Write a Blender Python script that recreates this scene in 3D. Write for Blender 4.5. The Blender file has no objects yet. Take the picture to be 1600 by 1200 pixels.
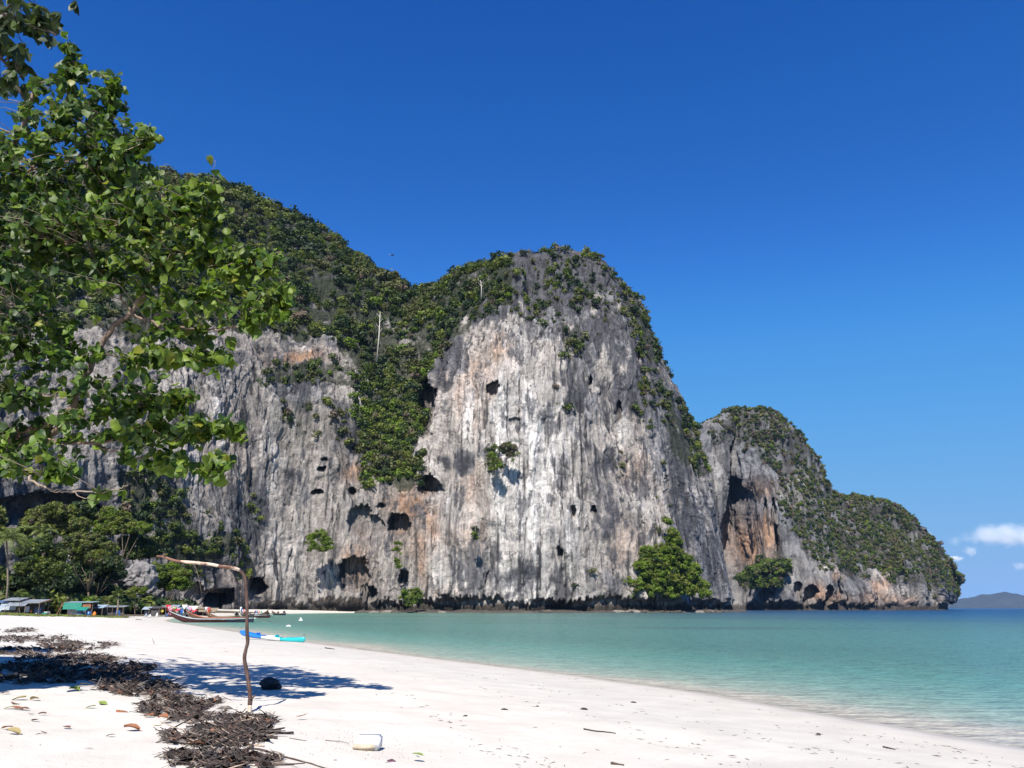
import bpy, math, random
import numpy as np
from math import radians as R, sin, cos, pi, atan, sqrt

sc = bpy.context.scene
C = sc.collection
rnd = random.Random(7)
rng = np.random.default_rng(7)

# ------------------------------------------------------------------ camera
EYE, FOC = 2.2, 1250.0
PITCH = atan(350.0 / FOC)
cam_d = bpy.data.cameras.new('camera'); cam = bpy.data.objects.new('camera', cam_d); C.objects.link(cam)
cam.location = (0, 0, EYE); cam.rotation_euler = (R(90) + PITCH, 0, 0)
cam_d.sensor_width = 36.0; cam_d.lens = 36.0 * FOC / 1600.0
cam_d.clip_start = 0.1; cam_d.clip_end = 120000
sc.camera = cam

# ------------------------------------------------------------------ sky, sun, exposure
SUN_EL, SUN_AZ = 47.0, 9.0          # sun stands behind the camera, a little to the left
world = bpy.data.worlds.new('World'); sc.world = world; world.use_nodes = True
wn = world.node_tree.nodes; wl = world.node_tree.links
bg = wn['Background']
sky = wn.new('ShaderNodeTexSky'); sky.sky_type = 'NISHITA'; sky.sun_disc = False
sky.sun_elevation = R(SUN_EL); sky.sun_rotation = R(180 + SUN_AZ)
sky.altitude = 0; sky.air_density = 1.0; sky.dust_density = 0.0; sky.ozone_density = 8.0
# the clear tropical air of the photograph: the whole sky graded deeper blue with one curve per channel
SKY_STR = 0.1
pre = wn.new('ShaderNodeVectorMath'); pre.operation = 'SCALE'; pre.inputs['Scale'].default_value = 0.085 * 2 ** .55
crv = wn.new('ShaderNodeRGBCurve'); post = wn.new('ShaderNodeVectorMath'); post.operation = 'SCALE'; post.inputs['Scale'].default_value = 1 / (SKY_STR * 2 ** .80)
def chan(i, pts):
    c = crv.mapping.curves[i]
    c.points[0].location = pts[0]; c.points[1].location = pts[-1]
    for p in pts[1:-1]: c.points.new(*p)
crv.mapping.use_clip = False
chan(0, [(0, 0), (.051, .007), (.098, .028), (.18, .090), (.40, .19), (1, .26)])
chan(1, [(0, 0), (.104, .072), (.193, .152), (.333, .325), (.58, .42), (1, .46)])
chan(2, [(0, 0), (.23, .33), (.387, .52), (.57, .75), (.69, .79), (1, .80)])
crv.mapping.update()
wl.new(sky.outputs[0], pre.inputs[0]); wl.new(pre.outputs[0], crv.inputs['Color']); wl.new(crv.outputs[0], post.inputs[0]); wl.new(post.outputs[0], bg.inputs[0]); bg.inputs[1].default_value = SKY_STR
sun_d = bpy.data.lights.new('sun', 'SUN'); sun_d.energy = 5.0; sun_d.angle = R(0.5); sun_d.color = (1.0, 0.94, 0.84)
sun = bpy.data.objects.new('sun', sun_d); C.objects.link(sun)
sun.rotation_euler = (R(90 - SUN_EL), 0, R(-SUN_AZ))
sc.view_settings.view_transform = 'Standard'; sc.view_settings.look = 'None'
sc.view_settings.gamma = 1.0; sc.view_settings.exposure = 0.80; sc.view_settings.use_curve_mapping = False
sc.render.engine = 'CYCLES'
sc.cycles.max_bounces = 6; sc.cycles.transparent_max_bounces = 12; sc.cycles.volume_bounces = 3
sc.cycles.diffuse_bounces = 3; sc.cycles.glossy_bounces = 2; sc.cycles.transmission_bounces = 3
sc.cycles.use_denoising = True; sc.cycles.denoiser = 'OPENIMAGEDENOISE'; sc.cycles.denoising_prefilter = 'ACCURATE'; sc.cycles.sample_clamp_indirect = 5
sc.cycles.caustics_reflective = False; sc.cycles.caustics_refractive = False

# ------------------------------------------------------------------ measuring helpers
CP, SP = cos(PITCH), sin(PITCH)
def ray(px, py):
    cx = (np.asarray(px, float) - 800) / FOC; cy = (600 - np.asarray(py, float)) / FOC
    return cx, CP - SP * cy, SP + CP * cy
def P(px, py, D):
    """world point seen at pixel (px, py) of the 1600 px photograph, D metres away along the ground"""
    x, y, z = ray(px, py); t = D / y
    return np.array([x * t, y * t, EYE + z * t]).T
def proj(p):
    """pixel of a world point (N,3)"""
    p = np.asarray(p, float); x, y, z = p[..., 0], p[..., 1], p[..., 2] - EYE
    f = y * CP + z * SP; u = z * CP - y * SP
    return 800 + FOC * x / f, 600 - FOC * u / f

# ------------------------------------------------------------------ noise
_T = np.random.default_rng(3).random((64, 64, 64)).astype(np.float32) * 2 - 1
def vnoise(x, y, z):
    x = np.asarray(x, np.float32); y = np.asarray(y, np.float32); z = np.asarray(z, np.float32)
    x, y, z = np.broadcast_arrays(x, y, z)
    fx = np.floor(x); fy = np.floor(y); fz = np.floor(z)
    i = fx.astype(np.int64) & 63; j = fy.astype(np.int64) & 63; k = fz.astype(np.int64) & 63
    u = x - fx; v = y - fy; w = z - fz
    u = u * u * (3 - 2 * u); v = v * v * (3 - 2 * v); w = w * w * (3 - 2 * w)
    i1 = (i + 1) & 63; j1 = (j + 1) & 63; k1 = (k + 1) & 63
    a = _T[i, j, k] * (1 - u) + _T[i1, j, k] * u; b = _T[i, j1, k] * (1 - u) + _T[i1, j1, k] * u
    c = _T[i, j, k1] * (1 - u) + _T[i1, j, k1] * u; d = _T[i, j1, k1] * (1 - u) + _T[i1, j1, k1] * u
    return (a * (1 - v) + b * v) * (1 - w) + (c * (1 - v) + d * v) * w
def fbm(x, y, z, o=4, g=0.5):
    s = 0; a = 1; t = 0
    for k in range(o):
        s = s + a * vnoise(x * 2.03 ** k + 17.3 * k, y * 2.03 ** k + 5.1 * k, z * 2.03 ** k + 9.7 * k); t += a; a *= g
    return s / t * 1.5
def ridge(x, y, z, o=3, g=0.5):
    s = 0; a = 1; t = 0
    for k in range(o):
        s = s + a * (1 - 2 * np.abs(vnoise(x * 2.1 ** k + 7.7 * k, y * 2.1 ** k + 3.3 * k, z * 2.1 ** k))); t += a; a *= g
    return s / t
def sstep(a, b, x):
    t = np.clip((x - a) / (b - a), 0, 1); return t * t * (3 - 2 * t)
def cells(x, y, z, seed=0):
    """distance to nearest and second nearest feature point, and a random value of the nearest cell"""
    r = np.random.default_rng(seed).random((32, 32, 32, 4)).astype(np.float32)
    fx = np.floor(x); fy = np.floor(y); fz = np.floor(z)
    d1 = np.full(x.shape, 9., np.float32); d2 = d1.copy(); val = d1 * 0
    for di in (-1, 0, 1):
        for dj in (-1, 0, 1):
            for dk in (-1, 0, 1):
                i = fx + di; j = fy + dj; k = fz + dk
                q = r[i.astype(np.int64) & 31, j.astype(np.int64) & 31, k.astype(np.int64) & 31]
                d = (i + q[..., 0] - x) ** 2 + (j + q[..., 1] - y) ** 2 + (k + q[..., 2] - z) ** 2
                n = d < d1
                d2 = np.where(n, d1, np.minimum(d2, d)); val = np.where(n, q[..., 3], val); d1 = np.where(n, d, d1)
    return np.sqrt(d1), np.sqrt(d2), val

# ------------------------------------------------------------------ objects
def tag(o, label=None, cat=None, group=None, kind=None):
    if label: o['label'] = label
    if cat: o['category'] = cat
    if group: o['group'] = group
    if kind: o['kind'] = kind
    return o
def empty(name, loc, label, cat, group=None, rz=0):
    o = bpy.data.objects.new(name, None); C.objects.link(o); o.location = [float(v) for v in loc]; o.rotation_euler = (0, 0, rz)
    o.empty_display_size = 0.2
    return tag(o, label, cat, group)
def link(name, me, parent=None, loc=None):
    o = bpy.data.objects.new(name, me); C.objects.link(o)
    if parent is not None: o.parent = parent
    if loc is not None: o.location = [float(v) for v in loc]
    return o
def np_mesh(name, v, faces, mats, midx=None, smooth=False):
    """faces: list of (K,n) arrays with n = 3 or 4"""
    me = bpy.data.meshes.new(name)
    v = np.asarray(v, np.float32); me.vertices.add(len(v)); me.vertices.foreach_set('co', v.ravel())
    faces = [np.asarray(f, np.int32) for f in faces if len(f)]
    tot = np.concatenate([np.full(len(f), f.shape[1], np.int32) for f in faces])
    flat = np.concatenate([f.ravel() for f in faces])
    me.loops.add(len(flat)); me.loops.foreach_set('vertex_index', flat)
    me.polygons.add(len(tot)); me.polygons.foreach_set('loop_start', np.concatenate([[0], np.cumsum(tot)[:-1]]).astype(np.int32))
    me.polygons.foreach_set('loop_total', tot)
    if midx is not None: me.polygons.foreach_set('material_index', np.asarray(midx, np.int32))
    me.polygons.foreach_set('use_smooth', np.full(len(tot), bool(smooth)))
    for m in (mats if isinstance(mats, (list, tuple)) else [mats]): me.materials.append(m)
    me.update(calc_edges=True)
    return me
class MB:
    """collects simple solids; build() links them as one mesh object"""
    def __init__(s): s.v = []; s.f = []; s.m = []
    def add(s, v, f, m=0):
        b = len(s.v); s.v += [tuple(float(c) for c in q) for q in v]; s.f += [tuple(i + b for i in q) for q in f]; s.m += [m] * len(f)
    def box(s, c, d, rz=0, m=0, rx=0, ry=0):
        from mathutils import Euler, Vector
        e = Euler((rx, ry, rz)).to_matrix()
        v = [Vector(c) + e @ Vector((sx * d[0] / 2, sy * d[1] / 2, sz * d[2] / 2)) for sz in (-1, 1) for sx, sy in ((-1, -1), (1, -1), (1, 1), (-1, 1))]
        s.add(v, [(3, 2, 1, 0), (4, 5, 6, 7), (0, 1, 5, 4), (1, 2, 6, 5), (2, 3, 7, 6), (3, 0, 4, 7)], m)
    def tube(s, pts, rad, n=6, m=0, cap=True):
        pts = [np.array(p, float) for p in pts]
        if not hasattr(rad, '__len__'): rad = [rad] * len(pts)
        b = len(s.v); prev = None
        for i, p in enumerate(pts):
            t = pts[min(i + 1, len(pts) - 1)] - pts[max(i - 1, 0)]; t = t / (np.linalg.norm(t) + 1e-9)
            if prev is None:
                a = np.cross(t, (0, 0, 1)) if abs(t[2]) < .9 else np.cross(t, (1, 0, 0))
            else: a = prev - t * np.dot(prev, t)
            a = a / (np.linalg.norm(a) + 1e-9); prev = a; c = np.cross(t, a)
            for k in range(n):
                q = p + rad[i] * (a * cos(2 * pi * k / n) + c * sin(2 * pi * k / n)); s.v.append(tuple(q))
        for i in range(len(pts) - 1):
            for k in range(n):
                k2 = (k + 1) % n
                s.f.append((b + i * n + k, b + i * n + k2, b + (i + 1) * n + k2, b + (i + 1) * n + k)); s.m.append(m)
        if cap:
            s.f.append(tuple(b + k for k in range(n))[::-1]); s.m.append(m)
            s.f.append(tuple(b + (len(pts) - 1) * n + k for k in range(n))); s.m.append(m)
    def mesh(s, name, mats, smooth=False):
        me = bpy.data.meshes.new(name); me.from_pydata(s.v, [], s.f)
        for q in (mats if isinstance(mats, (list, tuple)) else [mats]): me.materials.append(q)
        me.polygons.foreach_set('material_index', s.m); me.polygons.foreach_set('use_smooth', [smooth] * len(s.f)); me.update()
        return me
    def build(s, name, mats, parent=None, loc=None, smooth=False):
        return link(name, s.mesh(name, mats, smooth), parent, loc)

# ------------------------------------------------------------------ materials
def mat(name):
    m = bpy.data.materials.new(name); m.use_nodes = True
    nt = m.node_tree; return m, nt.nodes, nt.links, nt.nodes['Principled BSDF']
K = .78
def plain(name, col, rough=0.7, var=0.25, scale=8.0, bump=0.0, metal=0.0, spec=0.5):
    """colour with a little procedural variation"""
    col = [c * K for c in col]
    m, n, l, b = mat(name)
    tc = n.new('ShaderNodeTexCoord'); nz = n.new('ShaderNodeTexNoise'); nz.inputs['Scale'].default_value = scale; nz.inputs['Detail'].default_value = 5
    l.new(tc.outputs['Object'], nz.inputs['Vector'])
    r = n.new('ShaderNodeValToRGB'); r.color_ramp.elements[0].position = .3; r.color_ramp.elements[1].position = .7
    r.color_ramp.elements[0].color = (*[c * (1 - var) for c in col], 1); r.color_ramp.elements[1].color = (*[min(1, c * (1 + var)) for c in col], 1)
    l.new(nz.outputs['Fac'], r.inputs['Fac']); l.new(r.outputs['Color'], b.inputs['Base Color'])
    b.inputs['Roughness'].default_value = rough; b.inputs['Metallic'].default_value = metal; b.inputs['Specular IOR Level'].default_value = spec
    if bump:
        bp = n.new('ShaderNodeBump'); bp.inputs['Strength'].default_value = bump; bp.inputs['Distance'].default_value = 0.02
        l.new(nz.outputs['Fac'], bp.inputs['Height']); l.new(bp.outputs['Normal'], b.inputs['Normal'])
    return m
def leaf_mat(name, col, rough=0.55, trans=0.35, spec=0.3, tcol=None):
    col = [c * K * .92 for c in col]; tcol = tcol and [c * K * .85 for c in tcol]
    m, n, l, b = mat(name)
    tc = n.new('ShaderNodeTexCoord'); nz = n.new('ShaderNodeTexNoise'); nz.inputs['Scale'].default_value = .35; nz.inputs['Detail'].default_value = 3
    l.new(tc.outputs['Object'], nz.inputs['Vector'])
    hs = n.new('ShaderNodeHueSaturation'); hs.inputs['Color'].default_value = (*col, 1)
    mr = n.new('ShaderNodeMapRange'); mr.inputs[1].default_value = .3; mr.inputs[2].default_value = .7; mr.inputs[3].default_value = .72; mr.inputs[4].default_value = 1.3
    l.new(nz.outputs['Fac'], mr.inputs[0]); l.new(mr.outputs[0], hs.inputs['Value'])
    l.new(hs.outputs[0], b.inputs['Base Color']); b.inputs['Roughness'].default_value = rough; b.inputs['Specular IOR Level'].default_value = spec
    if trans:
        t = n.new('ShaderNodeBsdfTranslucent'); t.inputs[0].default_value = (*(tcol or [min(1, c * 1.6) for c in col]), 1)
        mx = n.new('ShaderNodeMixShader'); mx.inputs[0].default_value = trans
        l.new(b.outputs[0], mx.inputs[1]); l.new(t.outputs[0], mx.inputs[2]); l.new(mx.outputs[0], n['Material Output'].inputs[0])
    return m
# ================================================================== ground, sea
def poly_world(pts, z=0.0):
    out = []
    for px, py in pts:
        x, y, zz = ray(px, py); t = (z - EYE) / zz; out.append((x * t, y * t))
    return out
SHORE = [(40., -60.), (14.6, 2.)] + poly_world([(1600, 1167), (1319, 1120), (1100, 1082), (898, 1055), (776, 1040), (547, 1012), (478, 1003), (405, 992), (330, 981), (268, 972)])
SHORE += [(-62., 150.), (-72., 178.), (-80., 222.), (-86., 268.), (-90., 305.), (-91., 338.), (-84., 362.), (-72, 378), (-64, 385), (-58, 400), (-58, 900), (-600, 900), (-600, -60)]
SHORE = np.array(SHORE)
def shore_s(X, Y):
    """signed distance to the waterline, positive on land"""
    d = np.full(X.shape, 1e9); ins = np.zeros(X.shape, bool); n = len(SHORE)
    for i in range(n):
        a = SHORE[i]; b = SHORE[(i + 1) % n]; e = b - a
        t = np.clip(((X - a[0]) * e[0] + (Y - a[1]) * e[1]) / (e @ e), 0, 1)
        d = np.minimum(d, np.hypot(X - a[0] - t * e[0], Y - a[1] - t * e[1]))
        c = ((a[1] > Y) != (b[1] > Y)) & (X < (b[0] - a[0]) * (Y - a[1]) / (b[1] - a[1] + 1e-12) + a[0])
        ins ^= c
    return np.where(ins, d, -d)
def in_poly0(px, py, poly):
    ins = np.zeros(px.shape, bool); n = len(poly)
    for i in range(n):
        a = poly[i]; b = poly[(i + 1) % n]
        ins ^= ((a[1] > py) != (b[1] > py)) & (px < (b[0] - a[0]) * (py - a[1]) / (b[1] - a[1] + 1e-9) + a[0])
    return ins
def sand_z(X, Y):
    X = np.asarray(X, float); Y = np.asarray(Y, float); s = shore_s(X, Y)
    s = s + 0.25 * vnoise(X * .22, Y * .22, 1.5) + 0.1 * vnoise(X * .9, Y * .9, 4.5)
    z = np.interp(s, [-4000, -200, -60, -20, -6, -1, 0, 2, 6, 13, 25, 40, 60, 90, 200], [-12, -9, -5, -1.6, -.45, -.07, 0, .10, .34, .72, 1.25, 2.0, 2.95, 3.5, 4.4])
    far = sstep(250, 330, Y) * sstep(0, 20, s)                       # the far strip of beach under the cliff stays low
    z = np.where(far > 0, z * (1 - far) + np.minimum(z, 2.2) * far, z)
    land = sstep(1.0, 6, s)
    z = z + land * (0.05 * fbm(X * .35, Y * .35, 2.2, 3) + 0.018 * fbm(X * 2.2, Y * 2.2, 7.7, 3))
    return z
def ground_pt(px, py, lift=0.0):
    x, y, z = ray(px, py); lo, hi = 3.0, 900.0
    ts = np.geomspace(lo, hi, 260) ; zz = EYE + z * ts - sand_z(x * ts, y * ts) - lift
    k = np.argmax(zz < 0)
    if not (zz < 0).any(): k = -1
    else:
        if k > 0: ts = np.linspace(ts[k - 1], ts[k], 40); zz = EYE + z * ts - sand_z(x * ts, y * ts) - lift; k = int(np.argmax(zz < 0))
    t = ts[k]; return np.array([x * t, y * t, float(sand_z(np.array([x * t]), np.array([y * t]))[0])])
def gz(x, y): return float(sand_z(np.array([x]), np.array([y]))[0])

def polar_grid(rads, angs):
    A, Rr = np.meshgrid(angs, rads); return Rr * np.sin(A), Rr * np.cos(A)
def grid_faces(nr, nc, wrap=False):
    i = np.arange(nr - 1)[:, None]; j = np.arange(nc - (0 if wrap else 1))[None, :]; j2 = (j + 1) % nc
    return np.stack([i * nc + j, i * nc + j2, (i + 1) * nc + j2, (i + 1) * nc + j], -1).reshape(-1, 4)

def sand_material():
    m, n, l, b = mat('white_coral_sand')
    tc = n.new('ShaderNodeTexCoord'); at = n.new('ShaderNodeAttribute'); at.attribute_name = 'shore'
    n1 = n.new('ShaderNodeTexNoise'); n1.inputs['Scale'].default_value = 1.1; n1.inputs['Detail'].default_value = 6
    n2 = n.new('ShaderNodeTexNoise'); n2.inputs['Scale'].default_value = 45; n2.inputs['Detail'].default_value = 4
    n3 = n.new('ShaderNodeTexNoise'); n3.inputs['Scale'].default_value = 7; n3.inputs['Detail'].default_value = 6; n3.inputs['Roughness'].default_value = .65
    for q in (n1, n2, n3): l.new(tc.outputs['Object'], q.inputs['Vector'])
    r1 = n.new('ShaderNodeValToRGB'); e = r1.color_ramp.elements; e[0].position = .32; e[0].color = (.50, .47, .43, 1); e[1].position = .66; e[1].color = (.57, .54, .495, 1)
    l.new(n1.outputs['Fac'], r1.inputs['Fac'])
    r2 = n.new('ShaderNodeValToRGB'); e = r2.color_ramp.elements; e[0].position = .25; e[0].color = (.8, .79, .78, 1); e[1].position = .5; e[1].color = (1, 1, 1, 1)
    l.new(n2.outputs['Fac'], r2.inputs['Fac'])
    mx = n.new('ShaderNodeMix'); mx.data_type = 'RGBA'; mx.blend_type = 'MULTIPLY'; mx.inputs[0].default_value = .6
    l.new(r1.outputs[0], mx.inputs[6]); l.new(r2.outputs[0], mx.inputs[7])
    # wet band at the waterline, darker and smoother, and a damp belt above it
    rw = n.new('ShaderNodeValToRGB'); cr = rw.color_ramp; cr.elements[0].position = 0; cr.elements[0].color = (.85, .82, .72, 1); cr.elements[1].position = 1; cr.elements[1].color = (1, 1, 1, 1)
    for p_, c_ in ((.5, (.84, .80, .72)), (.513, (.74, .69, .62)), (.522, (.88, .87, .85)), (.66, (.90, .91, .90)), (.80, (1, .985, .97))):
        q = cr.elements.new(p_); q.color = (*c_, 1)
    ad = n.new('ShaderNodeMath'); ad.operation = 'MULTIPLY_ADD'; ad.inputs[1].default_value = 1 / 30.; ad.inputs[2].default_value = .5
    wob = n.new('ShaderNodeMath'); wob.operation = 'MULTIPLY_ADD'; wob.inputs[1].default_value = .25
    l.new(n1.outputs['Fac'], wob.inputs[0]); l.new(at.outputs['Fac'], wob.inputs[2]); l.new(wob.outputs[0], ad.inputs[0]); l.new(ad.outputs[0], rw.inputs['Fac'])
    m2 = n.new('ShaderNodeMix'); m2.data_type = 'RGBA'; m2.blend_type = 'MULTIPLY'; m2.inputs[0].default_value = 1
    so = n.new('ShaderNodeAttribute'); so.attribute_name = 'litter'
    ms = n.new('ShaderNodeMix'); ms.data_type = 'RGBA'; ms.inputs[7].default_value = (.10, .082, .060, 1)
    sn = n.new('ShaderNodeMath'); sn.operation = 'MULTIPLY_ADD'; sn.inputs[1].default_value = .5; sn.inputs[2].default_value = -.25; l.new(n3.outputs['Fac'], sn.inputs[0])
    sa = n.new('ShaderNodeMath'); sa.operation = 'ADD'; sa.use_clamp = True; l.new(sn.outputs[0], sa.inputs[0]); l.new(so.outputs['Fac'], sa.inputs[1])
    sg = n.new('ShaderNodeMapRange'); sg.inputs[1].default_value = .4; sg.inputs[2].default_value = .6; l.new(sa.outputs[0], sg.inputs[0]); l.new(sg.outputs[0], ms.inputs[0])
    l.new(mx.outputs[2], ms.inputs[6]); l.new(ms.outputs[2], m2.inputs[6]); l.new(rw.outputs[0], m2.inputs[7]); l.new(m2.outputs[2], b.inputs['Base Color'])
    rr = n.new('ShaderNodeMapRange'); rr.inputs[1].default_value = .3; rr.inputs[2].default_value = 1.2; rr.inputs[3].default_value = .35; rr.inputs[4].default_value = .95
    l.new(at.outputs['Fac'], rr.inputs[0]); l.new(rr.outputs[0], b.inputs['Roughness']); b.inputs['Specular IOR Level'].default_value = .25
    bp = n.new('ShaderNodeBump'); bp.inputs['Strength'].default_value = .45; bp.inputs['Distance'].default_value = .03
    sm = n.new('ShaderNodeMath'); sm.operation = 'MULTIPLY_ADD'; sm.inputs[1].default_value = .25; l.new(n2.outputs['Fac'], sm.inputs[0]); l.new(n3.outputs['Fac'], sm.inputs[2])
    l.new(sm.outputs[0], bp.inputs['Height']); l.new(bp.outputs['Normal'], b.inputs['Normal'])
    return m
SAND = sand_material()
fr = np.linspace(R(-42), R(42), 560); bk = np.linspace(R(42), R(318), 90)[1:-1]
angs = np.concatenate([fr, bk])
rads = np.concatenate([np.geomspace(.6, 12, 90)[:-1], np.geomspace(12, 420, 420)[:-1], np.geomspace(420, 12500, 40)])
X, Y = polar_grid(rads, angs); Z = sand_z(X, Y); S = shore_s(X, Y)
me = np_mesh('beach_and_seabed', np.stack([X, Y, Z], -1).reshape(-1, 3), [grid_faces(*X.shape, wrap=True)[:, ::-1]], SAND, smooth=True)
at = me.attributes.new('shore', 'FLOAT', 'POINT'); at.data.foreach_set('value', S.ravel().astype(np.float32))
HUTL = np.array([(-400, 60), (-110, 120), (-92, 138), (-84, 150), (-80, 165), (-82, 190), (-86, 222), (-96, 262), (-98, 300), (-90, 330), (-400, 340)], float)   # ground behind the row of huts
LIT = in_poly0(X, Y, HUTL) * 1.0
at = me.attributes.new('litter', 'FLOAT', 'POINT'); at.data.foreach_set('value', LIT.ravel().astype(np.float32))
tag(link('beach', me), kind='structure')

def water_material():
    m = bpy.data.materials.new('sea_water'); m.use_nodes = True; n = m.node_tree.nodes; l = m.node_tree.links; n.remove(n['Principled BSDF'])
    tc = n.new('ShaderNodeTexCoord'); at = n.new('ShaderNodeAttribute'); at.attribute_name = 'offshore'; ab = n.new('ShaderNodeAttribute'); ab.attribute_name = 'reach'
    nb = n.new('ShaderNodeTexNoise'); nb.inputs['Scale'].default_value = .022; nb.inputs['Detail'].default_value = 5; l.new(tc.outputs['Object'], nb.inputs['Vector'])
    # offshore distance wobbled by large noise gives patches of reef and sand
    pw = n.new('ShaderNodeMath'); pw.operation = 'MULTIPLY_ADD'; pw.inputs[1].default_value = .16; l.new(nb.outputs['Fac'], pw.inputs[0])
    sb = n.new('ShaderNodeMath'); sb.operation = 'SUBTRACT'; sb.inputs[1].default_value = .08; l.new(ab.outputs['Fac'], sb.inputs[0]); l.new(sb.outputs[0], pw.inputs[2])
    r = n.new('ShaderNodeValToRGB'); cr = r.color_ramp
    stops = [(0, (.42, .39, .31)), (.012, (.27, .34, .265)), (.05, (.165, .295, .235)), (.15, (.090, .265, .210)), (.30, (.046, .205, .175)), (.46, (.032, .140, .135)), (.62, (.014, .08, .122)), (.80, (.007, .055, .115)), (1, (.004, .036, .095))]
    cr.elements[0].color = (*stops[0][1], 1); cr.elements[1].color = (*stops[-1][1], 1)
    for p_, c_ in stops[1:-1]: q = cr.elements.new(p_); q.color = (*c_, 1)
    l.new(pw.outputs[0], r.inputs['Fac'])
    # dark weed / reef patches
    nr = n.new('ShaderNodeTexNoise'); nr.inputs['Scale'].default_value = 1.; nr.inputs['Detail'].default_value = 4
    mp = n.new('ShaderNodeMapping'); mp.inputs['Scale'].default_value = (.014, .03, 1); l.new(tc.outputs['Object'], mp.inputs[0]); l.new(mp.outputs[0], nr.inputs['Vector'])
    rr = n.new('ShaderNodeValToRGB'); rr.color_ramp.elements[0].position = .50; rr.color_ramp.elements[0].color = (1, 1, 1, 1); rr.color_ramp.elements[1].position = .64; rr.color_ramp.elements[1].color = (.48, .58, .66, 1)
    l.new(nr.outputs['Fac'], rr.inputs['Fac'])
    mm = n.new('ShaderNodeMix'); mm.data_type = 'RGBA'; mm.blend_type = 'MULTIPLY'
    gate = n.new('ShaderNodeMapRange'); gate.inputs[1].default_value = 12; gate.inputs[2].default_value = 40; l.new(at.outputs['Fac'], gate.inputs[0]); l.new(gate.outputs[0], mm.inputs[0])
    l.new(r.outputs[0], mm.inputs[6]); l.new(rr.outputs[0], mm.inputs[7])
    # waves
    def wave(sx, sy, det, rot=0.3):
        w = n.new('ShaderNodeTexNoise'); w.inputs['Scale'].default_value = 1; w.inputs['Detail'].default_value = det; w.inputs['Roughness'].default_value = .6
        q = n.new('ShaderNodeMapping'); q.inputs['Scale'].default_value = (sx, sy, 1); q.inputs['Rotation'].default_value = (0, 0, rot); l.new(tc.outputs['Object'], q.inputs[0]); l.new(q.outputs[0], w.inputs['Vector']); return w
    w1 = wave(1.1, 2.6, 6); w2 = wave(5, 9, 3, .6); w3 = wave(.12, .35, 3, .1)
    a1 = n.new('ShaderNodeMath'); a1.operation = 'MULTIPLY_ADD'; a1.inputs[1].default_value = .35; l.new(w2.outputs['Fac'], a1.inputs[0]); l.new(w1.outputs['Fac'], a1.inputs[2])
    a2 = n.new('ShaderNodeMath'); a2.operation = 'MULTIPLY_ADD'; a2.inputs[1].default_value = 1.3; l.new(w3.outputs['Fac'], a2.inputs[0]); l.new(a1.outputs[0], a2.inputs[2])
    bp = n.new('ShaderNodeBump'); bp.inputs['Strength'].default_value = 1; bp.inputs['Distance'].default_value = .22; l.new(a2.outputs[0], bp.inputs['Height'])
    rg = n.new('ShaderNodeMapRange'); rg.inputs[1].default_value = .3; rg.inputs[2].default_value = .7; rg.inputs[3].default_value = .58; rg.inputs[4].default_value = 1.45
    wm = n.new('ShaderNodeMath'); wm.operation = 'MULTIPLY_ADD'; wm.inputs[1].default_value = .5; wh = n.new('ShaderNodeMath'); wh.operation = 'MULTIPLY'; wh.inputs[1].default_value = .5; l.new(w2.outputs['Fac'], wh.inputs[0]); l.new(w1.outputs['Fac'], wm.inputs[0]); l.new(wh.outputs[0], wm.inputs[2]); l.new(wm.outputs[0], rg.inputs[0]); rg.inputs[1].default_value = .36; rg.inputs[2].default_value = .64
    asil = n.new('ShaderNodeAttribute'); asil.attribute_name = 'silt_and_reflection'; si = n.new('ShaderNodeMix'); si.data_type = 'RGBA'; si.inputs[7].default_value = (.10, .155, .105, 1)
    sm_ = n.new('ShaderNodeMath'); sm_.operation = 'MULTIPLY'; sm_.inputs[1].default_value = .55; l.new(asil.outputs['Fac'], sm_.inputs[0])
    sg_ = n.new('ShaderNodeMapRange'); sg_.inputs[1].default_value = 1; sg_.inputs[2].default_value = 14; l.new(at.outputs['Fac'], sg_.inputs[0]); sn_ = n.new('ShaderNodeMath'); sn_.operation = 'MULTIPLY'; l.new(sm_.outputs[0], sn_.inputs[0]); l.new(sg_.outputs[0], sn_.inputs[1]); l.new(sn_.outputs[0], si.inputs[0]); l.new(mm.outputs[2], si.inputs[6])
    sc2 = n.new('ShaderNodeVectorMath'); sc2.operation = 'SCALE'; l.new(si.outputs[2], sc2.inputs[0]); l.new(rg.outputs[0], sc2.inputs['Scale'])  # ripple light and dark put into the body colour by wave noise
    df = n.new('ShaderNodeBsdfDiffuse'); l.new(sc2.outputs[0], df.inputs[0]); l.new(bp.outputs[0], df.inputs['Normal'])
    tr = n.new('ShaderNodeBsdfTransparent'); tr.inputs[0].default_value = (.80, .95, .90, 1)
    clear = n.new('ShaderNodeMapRange'); clear.inputs[1].default_value = 0; clear.inputs[2].default_value = .45; clear.inputs[3].default_value = .85; clear.inputs[4].default_value = 1
    l.new(at.outputs['Fac'], clear.inputs[0])
    m1 = n.new('ShaderNodeMixShader'); l.new(clear.outputs[0], m1.inputs[0]); l.new(tr.outputs[0], m1.inputs[1]); l.new(df.outputs[0], m1.inputs[2])
    gl = n.new('ShaderNodeBsdfGlossy'); gl.inputs['Roughness'].default_value = .22; gl.inputs[0].default_value = (.9, .95, 1, 1); l.new(bp.outputs[0], gl.inputs['Normal'])
    fn = n.new('ShaderNodeFresnel'); fn.inputs[0].default_value = 1.33; l.new(bp.outputs[0], fn.inputs['Normal'])
    fm = n.new('ShaderNodeMath'); fm.operation = 'MULTIPLY'; fm.inputs[1].default_value = .28; l.new(fn.outputs[0], fm.inputs[0])
    m2 = n.new('ShaderNodeMixShader'); l.new(fm.outputs[0], m2.inputs[0]); l.new(m1.outputs[0], m2.inputs[1]); l.new(gl.outputs[0], m2.inputs[2])
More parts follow.
